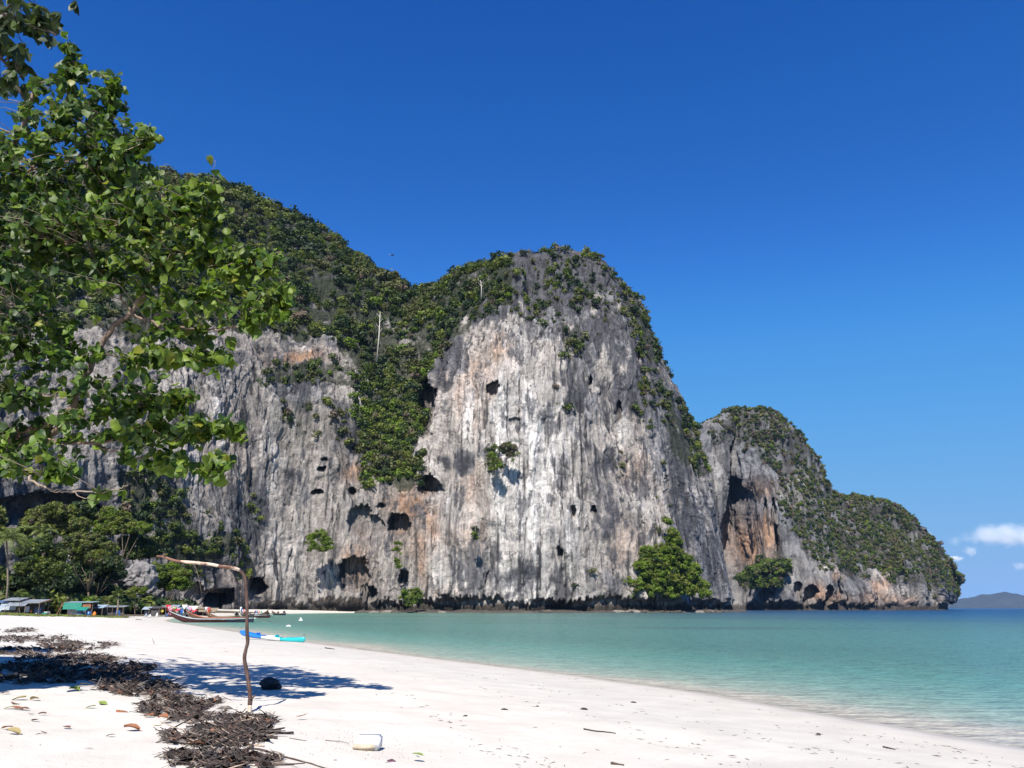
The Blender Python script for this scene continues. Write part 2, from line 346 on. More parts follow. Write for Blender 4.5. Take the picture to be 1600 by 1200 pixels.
    l.new(m2.outputs[0], n['Material Output'].inputs[0])
    return m
angw = np.linspace(R(-60), R(100), 330); radw = np.concatenate([np.geomspace(6, 420, 330)[:-1], np.geomspace(420, 13000, 50)])
X, Y = polar_grid(radw, angw); S = -shore_s(X, Y)
Zw = 0.004 + 0 * X
# 'reach': 0 at the sand, 1 in deep water. Colour deepens with distance off the beach and out of the bay
D1 = np.clip(S, 0, None)
bay = (Y + .55 * X)            # runs out of the bay to the open sea
reach = .30 * sstep(-2, 20, D1) ** 1.2 * np.clip(D1 * 2, 0, 1) + .12 * sstep(20, 70, D1) + .30 * sstep(60, 230, D1 + .35 * np.clip(X, 0, 400)) + .28 * sstep(230, 900, bay)
me = np_mesh('sea', np.stack([X, Y, Zw], -1).reshape(-1, 3), [grid_faces(*X.shape)[:, ::-1]], water_material(), smooth=True)
a = me.attributes.new('offshore', 'FLOAT', 'POINT'); a.data.foreach_set('value', S.ravel().astype(np.float32))
a = me.attributes.new('silt_and_reflection', 'FLOAT', 'POINT'); a.data.foreach_set('value', (1 - sstep(-20, 190, X + .05 * Y)).ravel().astype(np.float32))  # olive bay tint: silt, with the cliff's reflection put into the colour
a = me.attributes.new('reach', 'FLOAT', 'POINT'); a.data.foreach_set('value', reach.ravel().astype(np.float32))
tag(link('sea', me), kind='structure')
# ================================================================== cliffs
def hermite(t, T, V):
    """smooth interpolation of V (n, ...) given at parameters T, evaluated at t"""
    T = np.asarray(T, float); V = np.asarray(V, float); n = len(T)
    s = (V[1:] - V[:-1]) / (T[1:] - T[:-1]).reshape(-1, *([1] * (V.ndim - 1)))
    m = np.empty_like(V); m[0] = s[0]; m[-1] = s[-1]
    h = (T[1:] - T[:-1]); w = (h[1:] / (h[1:] + h[:-1])).reshape(-1, *([1] * (V.ndim - 1)))
    m[1:-1] = s[:-1] * w + s[1:] * (1 - w)
    k = np.clip(np.searchsorted(T, t, side='right') - 1, 0, n - 2); hh = (T[k + 1] - T[k]); u = (t - T[k]) / hh
    sh = (-1,) + (1,) * (V.ndim - 1); u = u.reshape(sh); hh = hh.reshape(sh)
    return (2 * u**3 - 3 * u**2 + 1) * V[k] + (u**3 - 2 * u**2 + u) * hh * m[k] + (-2 * u**3 + 3 * u**2) * V[k + 1] + (u**3 - u**2) * hh * m[k + 1]
def loft(cols, us, vs, un, vn, back=(70, 170, 240), left_close=True):
    """cols: columns of (px, py, depth) from foot to crest; the far side of the hill is added behind"""
    G = np.array([[P(*q) for q in c] for c in cols])                 # nc, nv, 3
    cr = G[:, -1]
    b = [cr + np.array([0, back[0], 0]) * 1.0, cr + np.array([0, back[1], 0]), cr + np.array([0, back[2], 0])]
    b[0][:, 2] = cr[:, 2] * .93; b[1][:, 2] = cr[:, 2] * .5; b[2][:, 2] = -8
    G = np.concatenate([G, np.stack(b, 1)], 1); vs = list(vs) + [1.18, 1.5, 1.8]
    # close the right end round the back
    e = G[-1].copy(); e1 = e + np.array([-6, 70, 0]); e1[:, 2] *= .97; e2 = e + np.array([-90, 190, 0]); e2[:, 2] *= .6
    G = np.concatenate([G, e1[None], e2[None]], 0); us = list(us) + [us[-1] + 45, us[-1] + 110]
    A = hermite(vn, vs, np.swapaxes(G, 0, 1))                        # nvn, nc, 3
    return hermite(un, us, np.swapaxes(A, 0, 1))                     # nun, nvn, 3
def normals(Pg):
    a = np.gradient(Pg, axis=0); b = np.gradient(Pg, axis=1); n = np.cross(a, b); n /= np.linalg.norm(n, axis=-1, keepdims=True) + 1e-9
    return n
def in_poly(px, py, poly):
    ins = np.zeros(px.shape, bool); n = len(poly)
    for i in range(n):
        a = poly[i]; b = poly[(i + 1) % n]
        ins ^= ((a[1] > py) != (b[1] > py)) & (px < (b[0] - a[0]) * (py - a[1]) / (b[1] - a[1] + 1e-9) + a[0])
    return ins
def blobs(px, py, lst, wx=0, wy=0):
    out = np.zeros(px.shape)
    for x, y, rx, ry, s in lst:
        d = ((px + wx - x) / rx) ** 2 + ((py + wy - y) / ry) ** 2
        out = np.maximum(out, s * np.exp(-d * 1.1))
    return out

CREAM, WHITE, GREY, DGREY = np.array([.50, .472, .445]), np.array([.84, .83, .82]), np.array([.25, .255, .275]), np.array([.115, .118, .135])
ORANGE, BLACK, TIDE = np.array([.48, .29, .18]), np.array([.055, .056, .062]), np.array([.045, .036, .030])
def lerp(a, b, t): return a + (b - a) * t[..., None]

def rock_material():
    m, n, l, b = mat('limestone')
    at = n.new('ShaderNodeAttribute'); at.attribute_name = 'stain'; tc = n.new('ShaderNodeTexCoord')
    def nz(sc_, det, rough, src=None, kind='ShaderNodeTexNoise'):
        q = n.new('ShaderNodeMapping'); q.inputs['Scale'].default_value = sc_; l.new(tc.outputs['Object'], q.inputs[0])
        w = n.new(kind); w.inputs['Scale'].default_value = 1; l.new(q.outputs[0], w.inputs['Vector'])
        if kind == 'ShaderNodeTexNoise': w.inputs['Detail'].default_value = det; w.inputs['Roughness'].default_value = rough
        return w
    f1 = nz((.8, .8, .05), 7, .72); f2 = nz((.35, .35, .3), 8, .72); f3 = nz((.5, .5, .35), 0, 0, kind='ShaderNodeTexVoronoi'); f3.feature = 'DISTANCE_TO_EDGE'
    r = n.new('ShaderNodeValToRGB'); e = r.color_ramp.elements; e[0].position = .28; e[0].color = (.27, .27, .30, 1); e[1].position = .72; e[1].color = (1.55, 1.52, 1.47, 1)
    q = e.new(.46); q.color = (.95, .95, .95, 1)
    l.new(f1.outputs['Fac'], r.inputs['Fac'])
    r2 = n.new('ShaderNodeValToRGB'); e = r2.color_ramp.elements; e[0].position = .30; e[0].color = (.5, .5, .53, 1); e[1].position = .62; e[1].color = (1.15, 1.13, 1.1, 1)
    l.new(f2.outputs['Fac'], r2.inputs['Fac'])
    m1 = n.new('ShaderNodeMix'); m1.data_type = 'RGBA'; m1.blend_type = 'MULTIPLY'; m1.inputs[0].default_value = .85
    l.new(at.outputs['Color'], m1.inputs[6]); l.new(r.outputs[0], m1.inputs[7])
    m2 = n.new('ShaderNodeMix'); m2.data_type = 'RGBA'; m2.blend_type = 'MULTIPLY'; m2.inputs[0].default_value = .7
    l.new(m1.outputs[2], m2.inputs[6]); l.new(r2.outputs[0], m2.inputs[7])
    cl = n.new('ShaderNodeMix'); cl.data_type = 'RGBA'; cl.blend_type = 'DARKEN'; cl.inputs[0].default_value = 1; cl.inputs[7].default_value = (.82, .81, .80, 1)
    l.new(m2.outputs[2], cl.inputs[6]); l.new(cl.outputs[2], b.inputs['Base Color'])
    b.inputs['Roughness'].default_value = .92; b.inputs['Specular IOR Level'].default_value = .15
    ck = n.new('ShaderNodeMapRange'); ck.inputs[1].default_value = 0; ck.inputs[2].default_value = .09; l.new(f3.outputs['Distance'], ck.inputs[0])
    h1 = n.new('ShaderNodeMath'); h1.operation = 'MULTIPLY_ADD'; h1.inputs[1].default_value = 1.1; l.new(f2.outputs['Fac'], h1.inputs[0]); l.new(f1.outputs['Fac'], h1.inputs[2])
    h2 = n.new('ShaderNodeMath'); h2.operation = 'MULTIPLY_ADD'; h2.inputs[1].default_value = .16; l.new(ck.outputs[0], h2.inputs[0]); l.new(h1.outputs[0], h2.inputs[2])
    bp = n.new('ShaderNodeBump'); bp.inputs['Strength'].default_value = 1.; bp.inputs['Distance'].default_value = 1.35
    l.new(h2.outputs[0], bp.inputs['Height']); l.new(bp.outputs['Normal'], b.inputs['Normal'])
    return m
ROCK = rock_material()

def rock_relief(Pg, N, px, py, k=1.0, caves=(), notch=None, tall=None):
    x, y, z = (Pg[..., i] / k for i in range(3))
    wx = x + 2.2 * fbm(x / 14, y / 14, z / 22, 3); wy = y + 2.2 * fbm(x / 14 + 9, y / 14, z / 22, 3)
    cj, c2, cv = cells((wx / 8).astype(np.float32), (wy / 8).astype(np.float32), (z / 46 + .5 * fbm(x / 20, y / 20, z / 20, 2)).astype(np.float32), 5)
    dj, d2, dv = cells((wx / 3.0).astype(np.float32), (wy / 3.0).astype(np.float32), (z / 15 + .3 * fbm(x / 8, y / 8, z / 8, 2)).astype(np.float32), 8)
    big = 6.0 * fbm(x / 60, y / 60, z / 95, 3)
    mid = 2.7 * fbm(wx / 13, wy / 13, z / 80, 4, .55)
    fl = .85 * ridge(wx / 3.6, wy / 3.6, z / 70, 3, .6)
    fine = .55 * fbm(wx / 1.6, wy / 1.6, z / 7, 3, .7)
    blk = 3.2 * (cv - .5) + 1.7 * (dv - .5) - 1.2 * (1 - sstep(0, .12, c2 - cj)) * sstep(.2, .6, cv) - .5 * (1 - sstep(0, .12, d2 - dj))
    h = z / 24 + 1.4 * fbm(x / 30, y / 30, z / 60, 2); saw = h - np.floor(h)
    led = 1.8 * np.clip(fbm(wx / 13, wy / 13, z / 12, 3), -.3, 1) * sstep(-.2, .3, vnoise(x / 30, y / 30, z / 30))
    d = (big + mid + fl + fine + blk * .6 + led - 2.4) * k
    inner = np.zeros(px.shape)
    up = np.zeros(px.shape); cave = np.zeros(px.shape)
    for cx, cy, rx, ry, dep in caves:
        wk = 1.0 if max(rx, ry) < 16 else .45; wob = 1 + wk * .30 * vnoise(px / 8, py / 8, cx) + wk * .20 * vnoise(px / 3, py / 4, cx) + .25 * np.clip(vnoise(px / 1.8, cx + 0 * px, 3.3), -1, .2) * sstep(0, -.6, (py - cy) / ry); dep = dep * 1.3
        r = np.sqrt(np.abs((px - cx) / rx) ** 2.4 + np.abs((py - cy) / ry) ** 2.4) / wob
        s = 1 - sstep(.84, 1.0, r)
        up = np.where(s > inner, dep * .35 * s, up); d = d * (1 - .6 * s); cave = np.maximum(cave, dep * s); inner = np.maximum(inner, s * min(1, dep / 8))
    if notch is not None:
        zz = Pg[..., 2]; top = notch['h'] * (1 + .5 * fbm(x / 9, y / 9, 1.3, 3)) + notch.get('stal', 1.0) * 3 * np.clip(ridge(x / 1.6, y / 1.6, .5, 2), 0, 1)
        s = (1 - sstep(top - .4, top + .9, zz)) * notch['m']
        d = d * (1 - .5 * s) - notch['dep'] * s * (1 + .4 * fbm(x / 11, y / 11, 7, 2)) * sstep(-.2, 1.0, zz)
        inner = np.maximum(inner, s * .2)
    Q = Pg + N * d[..., None]; Q[..., 2] += up; Q[..., 1] += cave; Q[..., 0] += cave * Pg[..., 0] / Pg[..., 1]
    return Q, d, cv, dv, saw, inner

def finish_rock(name, Q, col, label, cat='cliff', kind=None):
    me = np_mesh(name, Q.reshape(-1, 3), [grid_faces(Q.shape[0], Q.shape[1])], ROCK, smooth=True)
    ca = me.attributes.new('stain', 'FLOAT_COLOR', 'POINT')
    ca.data.foreach_set('color', np.concatenate([np.clip(col * .73, .01, .85), np.ones(col.shape[:-1] + (1,))], -1).astype(np.float32).ravel())
    return tag(link(name, me), label, cat if label else None, kind=kind)

# ---- foliage -------------------------------------------------------
G_MID = leaf_mat('foliage_mid_green', (.080, .118, .022), .6, .22); G_DARK = leaf_mat('foliage_dark_green', (.026, .052, .015), .6, .12)
G_LITE = leaf_mat('foliage_light_green', (.17, .205, .035), .6, .25); G_OLIVE = leaf_mat('foliage_olive', (.115, .125, .040), .7, .15)
G_DRY = leaf_mat('foliage_dry_brown', (.15, .115, .085), .8, .1); G_RUST = leaf_mat('foliage_rust', (.19, .085, .028), .8, .15); G_TWIG = plain('bare_grey_twig', (.26, .23, .21), .85)
G_VIVID = leaf_mat('foliage_vivid_green', (.16, .25, .024), .55, .3)
FOL = [G_MID, G_DARK, G_LITE, G_OLIVE, G_DRY, G_RUST, G_VIVID]
def bush_proto(seed, lobes=7, per=15, leaf=.165, flat=.75):
    r = np.random.default_rng(seed); V = []
    for i in range(lobes):
        c = r.normal(0, 1, 3); c /= np.linalg.norm(c); c *= r.uniform(.25, .62); c[2] = abs(c[2]) * flat - .1; R0 = r.uniform(.3, .5)
        for j in range(per):
            n = r.normal(0, 1, 3); n[2] += .35; n /= np.linalg.norm(n); p = c + n * R0 * r.uniform(.75, 1.08)
            m = n + r.normal(0, .45, 3); m /= np.linalg.norm(m); a = np.cross(m, r.normal(0, 1, 3)); a /= np.linalg.norm(a); b = np.cross(m, a)
            s = leaf * r.uniform(.6, 1.3); V.append([p + a * s, p + b * s * .7, p - a * s * .9, p - b * s * .8])
    return np.array(V)                                               # nf,4,3
PROTO = [bush_proto(s) for s in range(10)]
PROTO_BIG = [bush_proto(s + 50, 12, 16, .13) for s in range(6)]
def scatter_bushes(name, pos, size, mi, parent=None, protos=PROTO, squash=(.75, 1.1), mats=FOL):
    V = []; M = []
    r = np.random.default_rng(len(pos))
    for p, s, m in zip(pos, size, mi):
        q = protos[r.integers(len(protos))]; a = r.uniform(0, 2 * pi); ca, sa = cos(a), sin(a); z = r.uniform(*squash)
        w = np.empty_like(q); w[..., 0] = q[..., 0] * ca - q[..., 1] * sa; w[..., 1] = q[..., 0] * sa + q[..., 1] * ca; w[..., 2] = q[..., 2] * z
        V.append((w * s + p).reshape(-1, 3)); M.append(np.full(len(q), m))
    V = np.concatenate(V); M = np.concatenate(M); f = np.arange(len(V)).reshape(-1, 4)
    return link(name, np_mesh(name, V, [f], mats, M), parent)
def pick(r, n, weights): return r.choice(len(weights), n, p=np.array(weights) / sum(weights))
def sow(Q, px, py, polys, count, smin, smax, seed, wts, rocky=None, up=.25):
    """choose points of the surface where the vegetation regions lie"""
    r = np.random.default_rng(seed); dens = np.zeros(px.shape)
    qx = px + 24 * fbm(Q[..., 0] / 18, Q[..., 1] / 18, Q[..., 2] / 18, 3); qy = py + 24 * fbm(Q[..., 0] / 18 + 33, Q[..., 1] / 18, Q[..., 2] / 22, 3)
    for poly, dd in polys: dens = np.where(in_poly(qx, qy, poly), dd, dens)
    n = fbm(Q[..., 0] / 16, Q[..., 1] / 16, Q[..., 2] / 22, 3)
    dens = dens * np.clip(.55 + 1.3 * n + dens * .6, .0, 1.6)
    if rocky is not None: dens = dens * rocky
    e = np.linalg.norm(np.gradient(Q, axis=0), axis=-1) * np.linalg.norm(np.gradient(Q, axis=1), axis=-1)
    w = (dens * e).ravel(); k = r.choice(w.size, count, p=w / w.sum(), replace=True)
    pos = Q.reshape(-1, 3)[k] + r.normal(0, .5, (count, 3)); size = smin + (smax - smin) * r.random(count) ** 1.7
    pos[:, 2] += size * up
    mi = pick(r, count, wts); patch = vnoise(pos[:, 0] / 20, pos[:, 1] / 20, pos[:, 2] / 20)
    mi = np.where((patch > .35) & (r.random(count) < .6), 3, mi); mi = np.where((patch < -.45) & (r.random(count) < .5), 1, mi)
    return pos, size, mi

# ---- main massif ----------------------------------------------------
cols = [
 [(-330, 925, 205), (-325, 780, 211), (-315, 620, 219), (-300, 480, 236), (-285, 380, 280), (-270, 300, 350)],
 [(-60, 930, 238), (-58, 800, 244), (-50, 660, 252), (-35, 520, 268), (-10, 400, 312), (10, 284, 395)],
 [(110, 932, 278), (112, 800, 284), (118, 670, 292), (130, 540, 308), (150, 400, 350), (175, 268, 428)],
 [(250, 936, 315), (250, 800, 321), (254, 680, 328), (262, 560, 340), (278, 420, 375), (285, 272, 450)],
 [(330, 942, 335), (330, 800, 341), (330, 660, 349), (334, 545, 362), (345, 425, 405), (355, 291, 462)],
 [(420, 947, 366), (418, 810, 371), (416, 670, 378), (416, 545, 389), (424, 430, 430), (436, 326, 478)],
 [(540, 953, 385), (538, 820, 390), (532, 690, 396), (530, 590, 408), (537, 490, 438), (548, 390, 490)],
 [(622, 956, 391), (622, 815, 399), (622, 700, 416), (622, 600, 438), (620, 510, 456), (618, 432, 486)],
 [(662, 956, 391), (662, 800, 396), (662, 690, 414), (662, 595, 432), (660, 515, 450), (660, 444, 478)],
 [(710, 957, 389), (710, 800, 391), (710, 680, 395), (713, 580, 402), (728, 490, 417), (752, 408, 442)],
 [(850, 957, 385), (850, 800, 386), (850, 680, 389), (850, 580, 394), (850, 475, 404), (850, 388, 432)],
 [(1000, 957, 391), (987, 810, 395), (974, 700, 401), (956, 590, 409), (930, 485, 422), (897, 402, 445)],
 [(1100, 957, 408), (1080, 830, 413), (1060, 730, 420), (1024, 600, 430), (980, 490, 442), (930, 420, 455)],
 [(1158, 953, 470), (1138, 870, 476), (1110, 765, 482), (1080, 668, 488), (1022, 547, 494), (960, 462, 500)]]
us = [c[0][0] for c in cols]
un = np.concatenate([np.linspace(-330, 230, 190)[:-1], np.linspace(230, 1162, 660)[:-1], np.linspace(1162, 1272, 40)])
vn = np.concatenate([np.linspace(-.012, .05, 36)[:-1], np.linspace(.05, 1.0, 400)[:-1], np.linspace(1, 1.8, 46)])
vsq = [0, .23, .43, .62, .81, 1.0]
Pm = loft(cols, us, vsq, un, vn); Pm[:, 0, 2] = -6.0
Nm = normals(Pm); px, py = proj(Pm)
# along-view horizontal normals (vegetated dome leans back, relief stays outward)
cav = [(415, 915, 13.5, 17.5, 22), (503, 731, 7, 5, 7), (499, 767, 9, 5.5, 7), (551, 769, 6, 7, 7), (508, 716, 5, 4, 5), (471, 718, 4, 2.5, 3),
       (670, 760, 16, 19, 12), (625, 822, 20, 20, 8), (562, 815, 20, 27, 3.6), (588, 820, 15, 16, 3), (664, 640, 17, 48, 14), (552, 900, 26, 30, 4.5), (577, 928, 13, 12, 5),
       (350, 935, 30, 20, 14), (318, 925, 18, 22, 9), (768, 604, 12, 15, 7), (1000, 548, 3, 11, 6), (927, 590, 3, 8, 6), (932, 796, 5, 10, 6), (897, 800, 4, 12, 5),
       (760, 905, 4, 14, 4), (630, 905, 7, 14, 5), (95, 790, 75, 26, 16), (20, 800, 30, 24, 14), (160, 900, 44, 60, 16),
       (640, 740, 8, 6, 4), (597, 790, 6, 4, 4), (875, 865, 5, 12, 5), (805, 655, 9, 7, 3), (445, 640, 5, 6, 3), (560, 700, 8, 7, 4), (1010, 600, 4, 16, 5), (970, 640, 4, 18, 5), (1050, 770, 5, 30, 5)]
bm = sstep(300, 420, px) 
Q, dd, cv, dv, saw, inner = rock_relief(Pm, Nm, px, py, 1.0, cav, dict(h=4.2, dep=5.0, m=bm))
mx_, my_, mz_ = Q[..., 0], Q[..., 1], Q[..., 2]
wbx = 26 * fbm(mx_ / 25, my_ / 25, mz_ / 30, 3); wby = 26 * fbm(mx_ / 25 + 40, my_ / 25, mz_ / 60, 3)
col = np.broadcast_to(CREAM, Q.shape).copy()
col = lerp(col, CREAM * .78, sstep(-.1, .6, fbm(mx_ / 22, my_ / 22, mz_ / 40, 4)))
white = blobs(px, py, [(845, 700, 55, 60, 1.15), (808, 640, 30, 70, 1.1), (850, 800, 62, 120, 1.1), (790, 760, 34, 120, .85), (730, 640, 34, 90, .65), (770, 900, 60, 70, .8), (720, 780, 34, 80, .6), (830, 920, 90, 40, .7), (700, 900, 40, 60, .55),
      (345, 640, 18, 60, .9), (330, 720, 30, 60, .5), (440, 890, 25, 50, .6), (520, 905, 40, 40, .4), (740, 900, 60, 40, .6), (430, 700, 22, 80, .5), (820, 540, 20, 50, .6), (880, 880, 40, 40, .5), (1000, 760, 14, 40, .5), (985, 660, 8, 60, .5)], wbx, wby)
grey = blobs(px, py, [(900, 450, 170, 75, 1.3), (700, 560, 40, 55, 1.1), (760, 470, 70, 35, 1.1), (920, 600, 60, 90, .8), (1060, 650, 60, 130, .9), (1120, 860, 45, 110, 1), (1000, 520, 60, 80, 1), (730, 700, 34, 22, .9), (810, 900, 50, 22, .6),
      (470, 600, 70, 45, .9), (380, 800, 80, 60, .75), (480, 760, 40, 60, .6), (560, 700, 60, 50, .6), (300, 850, 80, 70, .9), (100, 760, 160, 60, .7), (950, 720, 50, 60, .55), (1060, 820, 60, 100, .7), (600, 470, 260, 60, 1.0), (350, 560, 60, 30, .8), (950, 900, 40, 40, .7), (880, 720, 30, 50, .3), (300, 350, 300, 120, 1.2)], wbx, wby)
orange = blobs(px, py, [(735, 600, 34, 60, .75), (700, 590, 16, 30, .6), (650, 790, 44, 28, 1.1), (672, 800, 20, 40, 1.1), (655, 870, 12, 50, .7), (565, 890, 26, 40, .7), (470, 550, 46, 14, 1), (650, 850, 40, 30, .5), (560, 745, 30, 20, .6), (600, 700, 20, 30, .5),
      (780, 545, 30, 25, .5), (740, 840, 50, 60, .35), (350, 700, 40, 60, .3), (1000, 730, 20, 30, .4), (980, 850, 30, 40, .3), (700, 930, 40, 14, .4), (400, 890, 40, 40, .3), (1020, 590, 20, 40, .35), (740, 750, 40, 60, .3)], wbx * .6, wby * .6)
st1 = vnoise(mx_ / 1.5, my_ / 1.5, mz_ / 90); st2 = vnoise(mx_ / .8 + 30, my_ / .8, mz_ / 30); st3 = fbm(mx_ / 7, my_ / 7, mz_ / 50, 3)
mott = fbm(mx_ / 5, my_ / 5, mz_ / 9, 4)
col = lerp(col, ORANGE, np.clip(orange * 1.35 * (.85 + .6 * mott), 0, 1) * .92)
col = lerp(col, WHITE, np.clip(white * (.9 + .8 * st3) + .25 * sstep(.25, .6, st1) * sstep(-.1, .3, st3), 0, 1))
big_m = fbm(mx_ / 17, my_ / 17, mz_ / 24, 4, .6); gm = np.clip(grey * 1.15 + .5 * mott + .5 * big_m - .10, 0, 1.4); gm = sstep(.30, .58, gm + .28 * st1)
col = lerp(col, GREY, gm * .9)
dm = blobs(px, py, [(860, 395, 150, 40, 1.3), (900, 440, 160, 55, 1.2), (560, 430, 300, 60, 1), (740, 480, 60, 30, 1), (680, 590, 22, 50, .9), (1010, 500, 50, 60, .9), (300, 320, 200, 60, 1.2), (1080, 640, 30, 80, .8), (1000, 600, 45, 120, .75), (1060, 780, 40, 120, .7), (930, 520, 60, 60, .8), (1120, 850, 30, 90, .7), (480, 590, 70, 30, .55), (790, 925, 40, 14, .6), (815, 895, 40, 16, .6), (720, 705, 30, 16, .6), (400, 800, 70, 70, .62), (480, 720, 60, 60, .5), (560, 680, 50, 40, .6), (960, 760, 40, 120, .55), (890, 620, 40, 60, .6), (690, 560, 30, 40, .8), (320, 880, 50, 60, .6)], wbx, wby)
col = lerp(col, DGREY, sstep(.30, .62, dm + .35 * mott + .25 * st1))
col = lerp(col, DGREY * 1.1, sstep(.30, .50, fbm(mx_ / 4 + 70, my_ / 4, mz_ / 13, 4, .6) + .25 * big_m) * .8)
# black drip lines that start at ledges and run down
drip = sstep(.36, .70, st1 + .35 * st2 + .22 * st3) * sstep(-.35, .25, vnoise(mx_ / 18, my_ / 18, mz_ / 22))
col = lerp(col, BLACK, np.clip(drip * (.9 - .35 * np.clip(orange, 0, 1)), 0, 1))
col = lerp(col, WHITE * .95, sstep(.55, .8, vnoise(mx_ / 1.2 + 50, my_ / 1.2, mz_ / 70)) * .55 * (1 - np.clip(dm, 0, 1)))
thin = sstep(.90, .985, 1 - np.abs(vnoise(mx_ / 2.4, my_ / 2.4, mz_ / 95))) * sstep(-.15, .25, vnoise(mx_ / 14, my_ / 14, mz_ / 18 + 9)); col = lerp(col, BLACK, thin * .95)
crk = (1 - sstep(.0, .35, cv)) * 0 + sstep(.90, .99, 1 - np.abs(fbm(mx_ / 6, my_ / 6, mz_ / 8 + 4, 4))) * sstep(.0, .4, vnoise(mx_ / 12, my_ / 12, mz_ / 12 + 5)); col = lerp(col, BLACK * 1.4, crk * .7)
col = col * (1 + .42 * (dv - .5) + .30 * (cv - .5))[..., None]
dk = [(776, 860, 2.2, 46, 1), (820, 740, 2.2, 40, 1), (757, 640, 3, 40, .7), (867, 600, 2, 45, .8), (900, 700, 2, 30, .6), (700, 800, 2, 60, .6), (650, 860, 2.5, 60, .8)]
col = lerp(col, BLACK * 1.3, np.clip(blobs(px, py, dk, 0, 0) * 1.2, 0, .9))
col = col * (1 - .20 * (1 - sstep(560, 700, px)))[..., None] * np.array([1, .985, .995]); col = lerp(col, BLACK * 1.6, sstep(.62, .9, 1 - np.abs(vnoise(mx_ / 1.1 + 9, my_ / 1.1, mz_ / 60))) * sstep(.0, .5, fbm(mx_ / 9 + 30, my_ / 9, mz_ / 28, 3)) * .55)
tide = (1 - sstep(2.6, 5.2, mz_ + 1.6 * mott)) * sstep(380, 440, px)
col = lerp(col, TIDE, tide * .92)
soil = np.zeros(px.shape)
VEG = [([(-400, 500), (250, 520), (330, 500), (440, 515), (520, 520), (560, 560), (565, 620), (570, 700), (585, 762), (640, 770), (655, 745), (650, 690), (655, 600), (668, 540), (700, 498), (760, 470), (830, 480), (860, 440), (850, 380), (640, 400), (400, 250), (-400, 200)], 1.0),
       ([(790, 340), (800, 478), (880, 500), (1000, 560), (1060, 560), (1000, 400), (880, 340)], .72),
       ([(640, 430), (640, 600), (680, 545), (720, 500), (800, 470), (790, 390)], 1.0),
       ([(885, 500), (915, 500), (920, 560), (880, 560)], .9), ([(875, 590), (910, 590), (912, 660), (880, 660)], .8),
       ([(960, 430), (1025, 500), (1045, 580), (1010, 560), (980, 500)], .9), ([(995, 560), (1035, 560), (1050, 660), (1010, 650)], .6),
       ([(1040, 590), (1100, 680), (1105, 740), (1060, 720), (1045, 660)], .95), ([(975, 640), (990, 640), (992, 770), (980, 770)], .55), ([(1020, 700), (1045, 720), (1075, 880), (1050, 880)], .5),
       ([(420, 560), (560, 560), (560, 600), (430, 590)], .95), ([(420, 620), (480, 620), (540, 650), (540, 690), (440, 690), (410, 650)], .85), ([(490, 630), (555, 640), (550, 700), (480, 680)], .8), ([(360, 590), (400, 560), (400, 600)], .5),
       ([(375, 770), (425, 775), (420, 820), (370, 810)], .55), ([(195, 730), (270, 730), (310, 795), (375, 825), (385, 865), (340, 905), (300, 880), (250, 850), (205, 800)], 1.5), ([(320, 870), (390, 850), (400, 890), (340, 905)], .4),
       ([(750, 700), (775, 690), (815, 700), (810, 735), (770, 740)], .7), ([(875, 815), (920, 815), (915, 840), (880, 840)], .5), ([(735, 820), (745, 820), (745, 840), (735, 840)], .7), ([(880, 880), (950, 880), (960, 940), (900, 935)], .3),
       ([(615, 845), (632, 845), (630, 885), (615, 885)], .8), ([(590, 690), (650, 690), (655, 640), (600, 640)], 1.0), ([(300, 760), (340, 790), (340, 830), (300, 820)], .5), ([(0, 740), (120, 745), (120, 760), (0, 765)], .25)]
for poly, dn in VEG: soil = np.where(in_poly(px + wbx * .8, py + wby * .8, poly), dn, soil)
soil = sstep(.75, 1.0, soil) * sstep(-.5, .1, mott + .2)
col = lerp(col, np.array([.040, .050, .026]), soil * .85)
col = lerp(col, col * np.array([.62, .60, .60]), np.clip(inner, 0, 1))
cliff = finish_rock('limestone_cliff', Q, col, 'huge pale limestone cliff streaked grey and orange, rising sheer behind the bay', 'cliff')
front = (py > 150) & (vn[None, :] < 1.1) & (px > -380)
pos, size, mi = sow(Q, px, py, VEG, 7600, 1.3, 4.6, 21, [.46, .21, .15, .12, .035, 0, .025], front * (1 - .0 * inner))
f1 = scatter_bushes('hillside_scrub', pos, size, mi); tag(f1, 'dense green scrub clinging to the tops and ledges of the big cliff', 'scrub', kind='stuff')
hb = [([(-400, 520), (250, 500), (330, 480), (440, 500), (520, 510), (560, 540), (575, 620), (600, 740), (650, 750), (655, 640), (668, 540), (700, 490), (780, 460), (800, 380), (640, 400), (400, 240), (-400, 180)], 1.0)]
pos, size, mi = sow(Q, px, py, hb, 1500, 3.4, 8.0, 23, [.44, .24, .13, .13, .035, 0, .025], front)
tag(scatter_bushes('hillside_canopy', pos, size, mi, protos=PROTO_BIG), 'rounded tree canopy covering the green ridge above the cliff and the gully', 'forest', kind='stuff')
# bright jungle in the gully
gp = [([(560, 640), (655, 640), (655, 770), (585, 762)], 1.0), ([(650, 540), (700, 500), (690, 560), (660, 600)], .8), ([(640, 470), (720, 470), (700, 520), (600, 640), (560, 620)], .7)]
pos, size, mi = sow(Q, px, py, gp, 900, 2.2, 4.6, 22, [.3, .12, .22, .07, .02, 0, .27], front * 1.0, up=.35)
tag(scatter_bushes('gully_jungle', pos, size, mi), 'brighter green jungle filling the steep gully between the two cliff faces', 'jungle', kind='stuff')
MAIN = (Q, px, py)

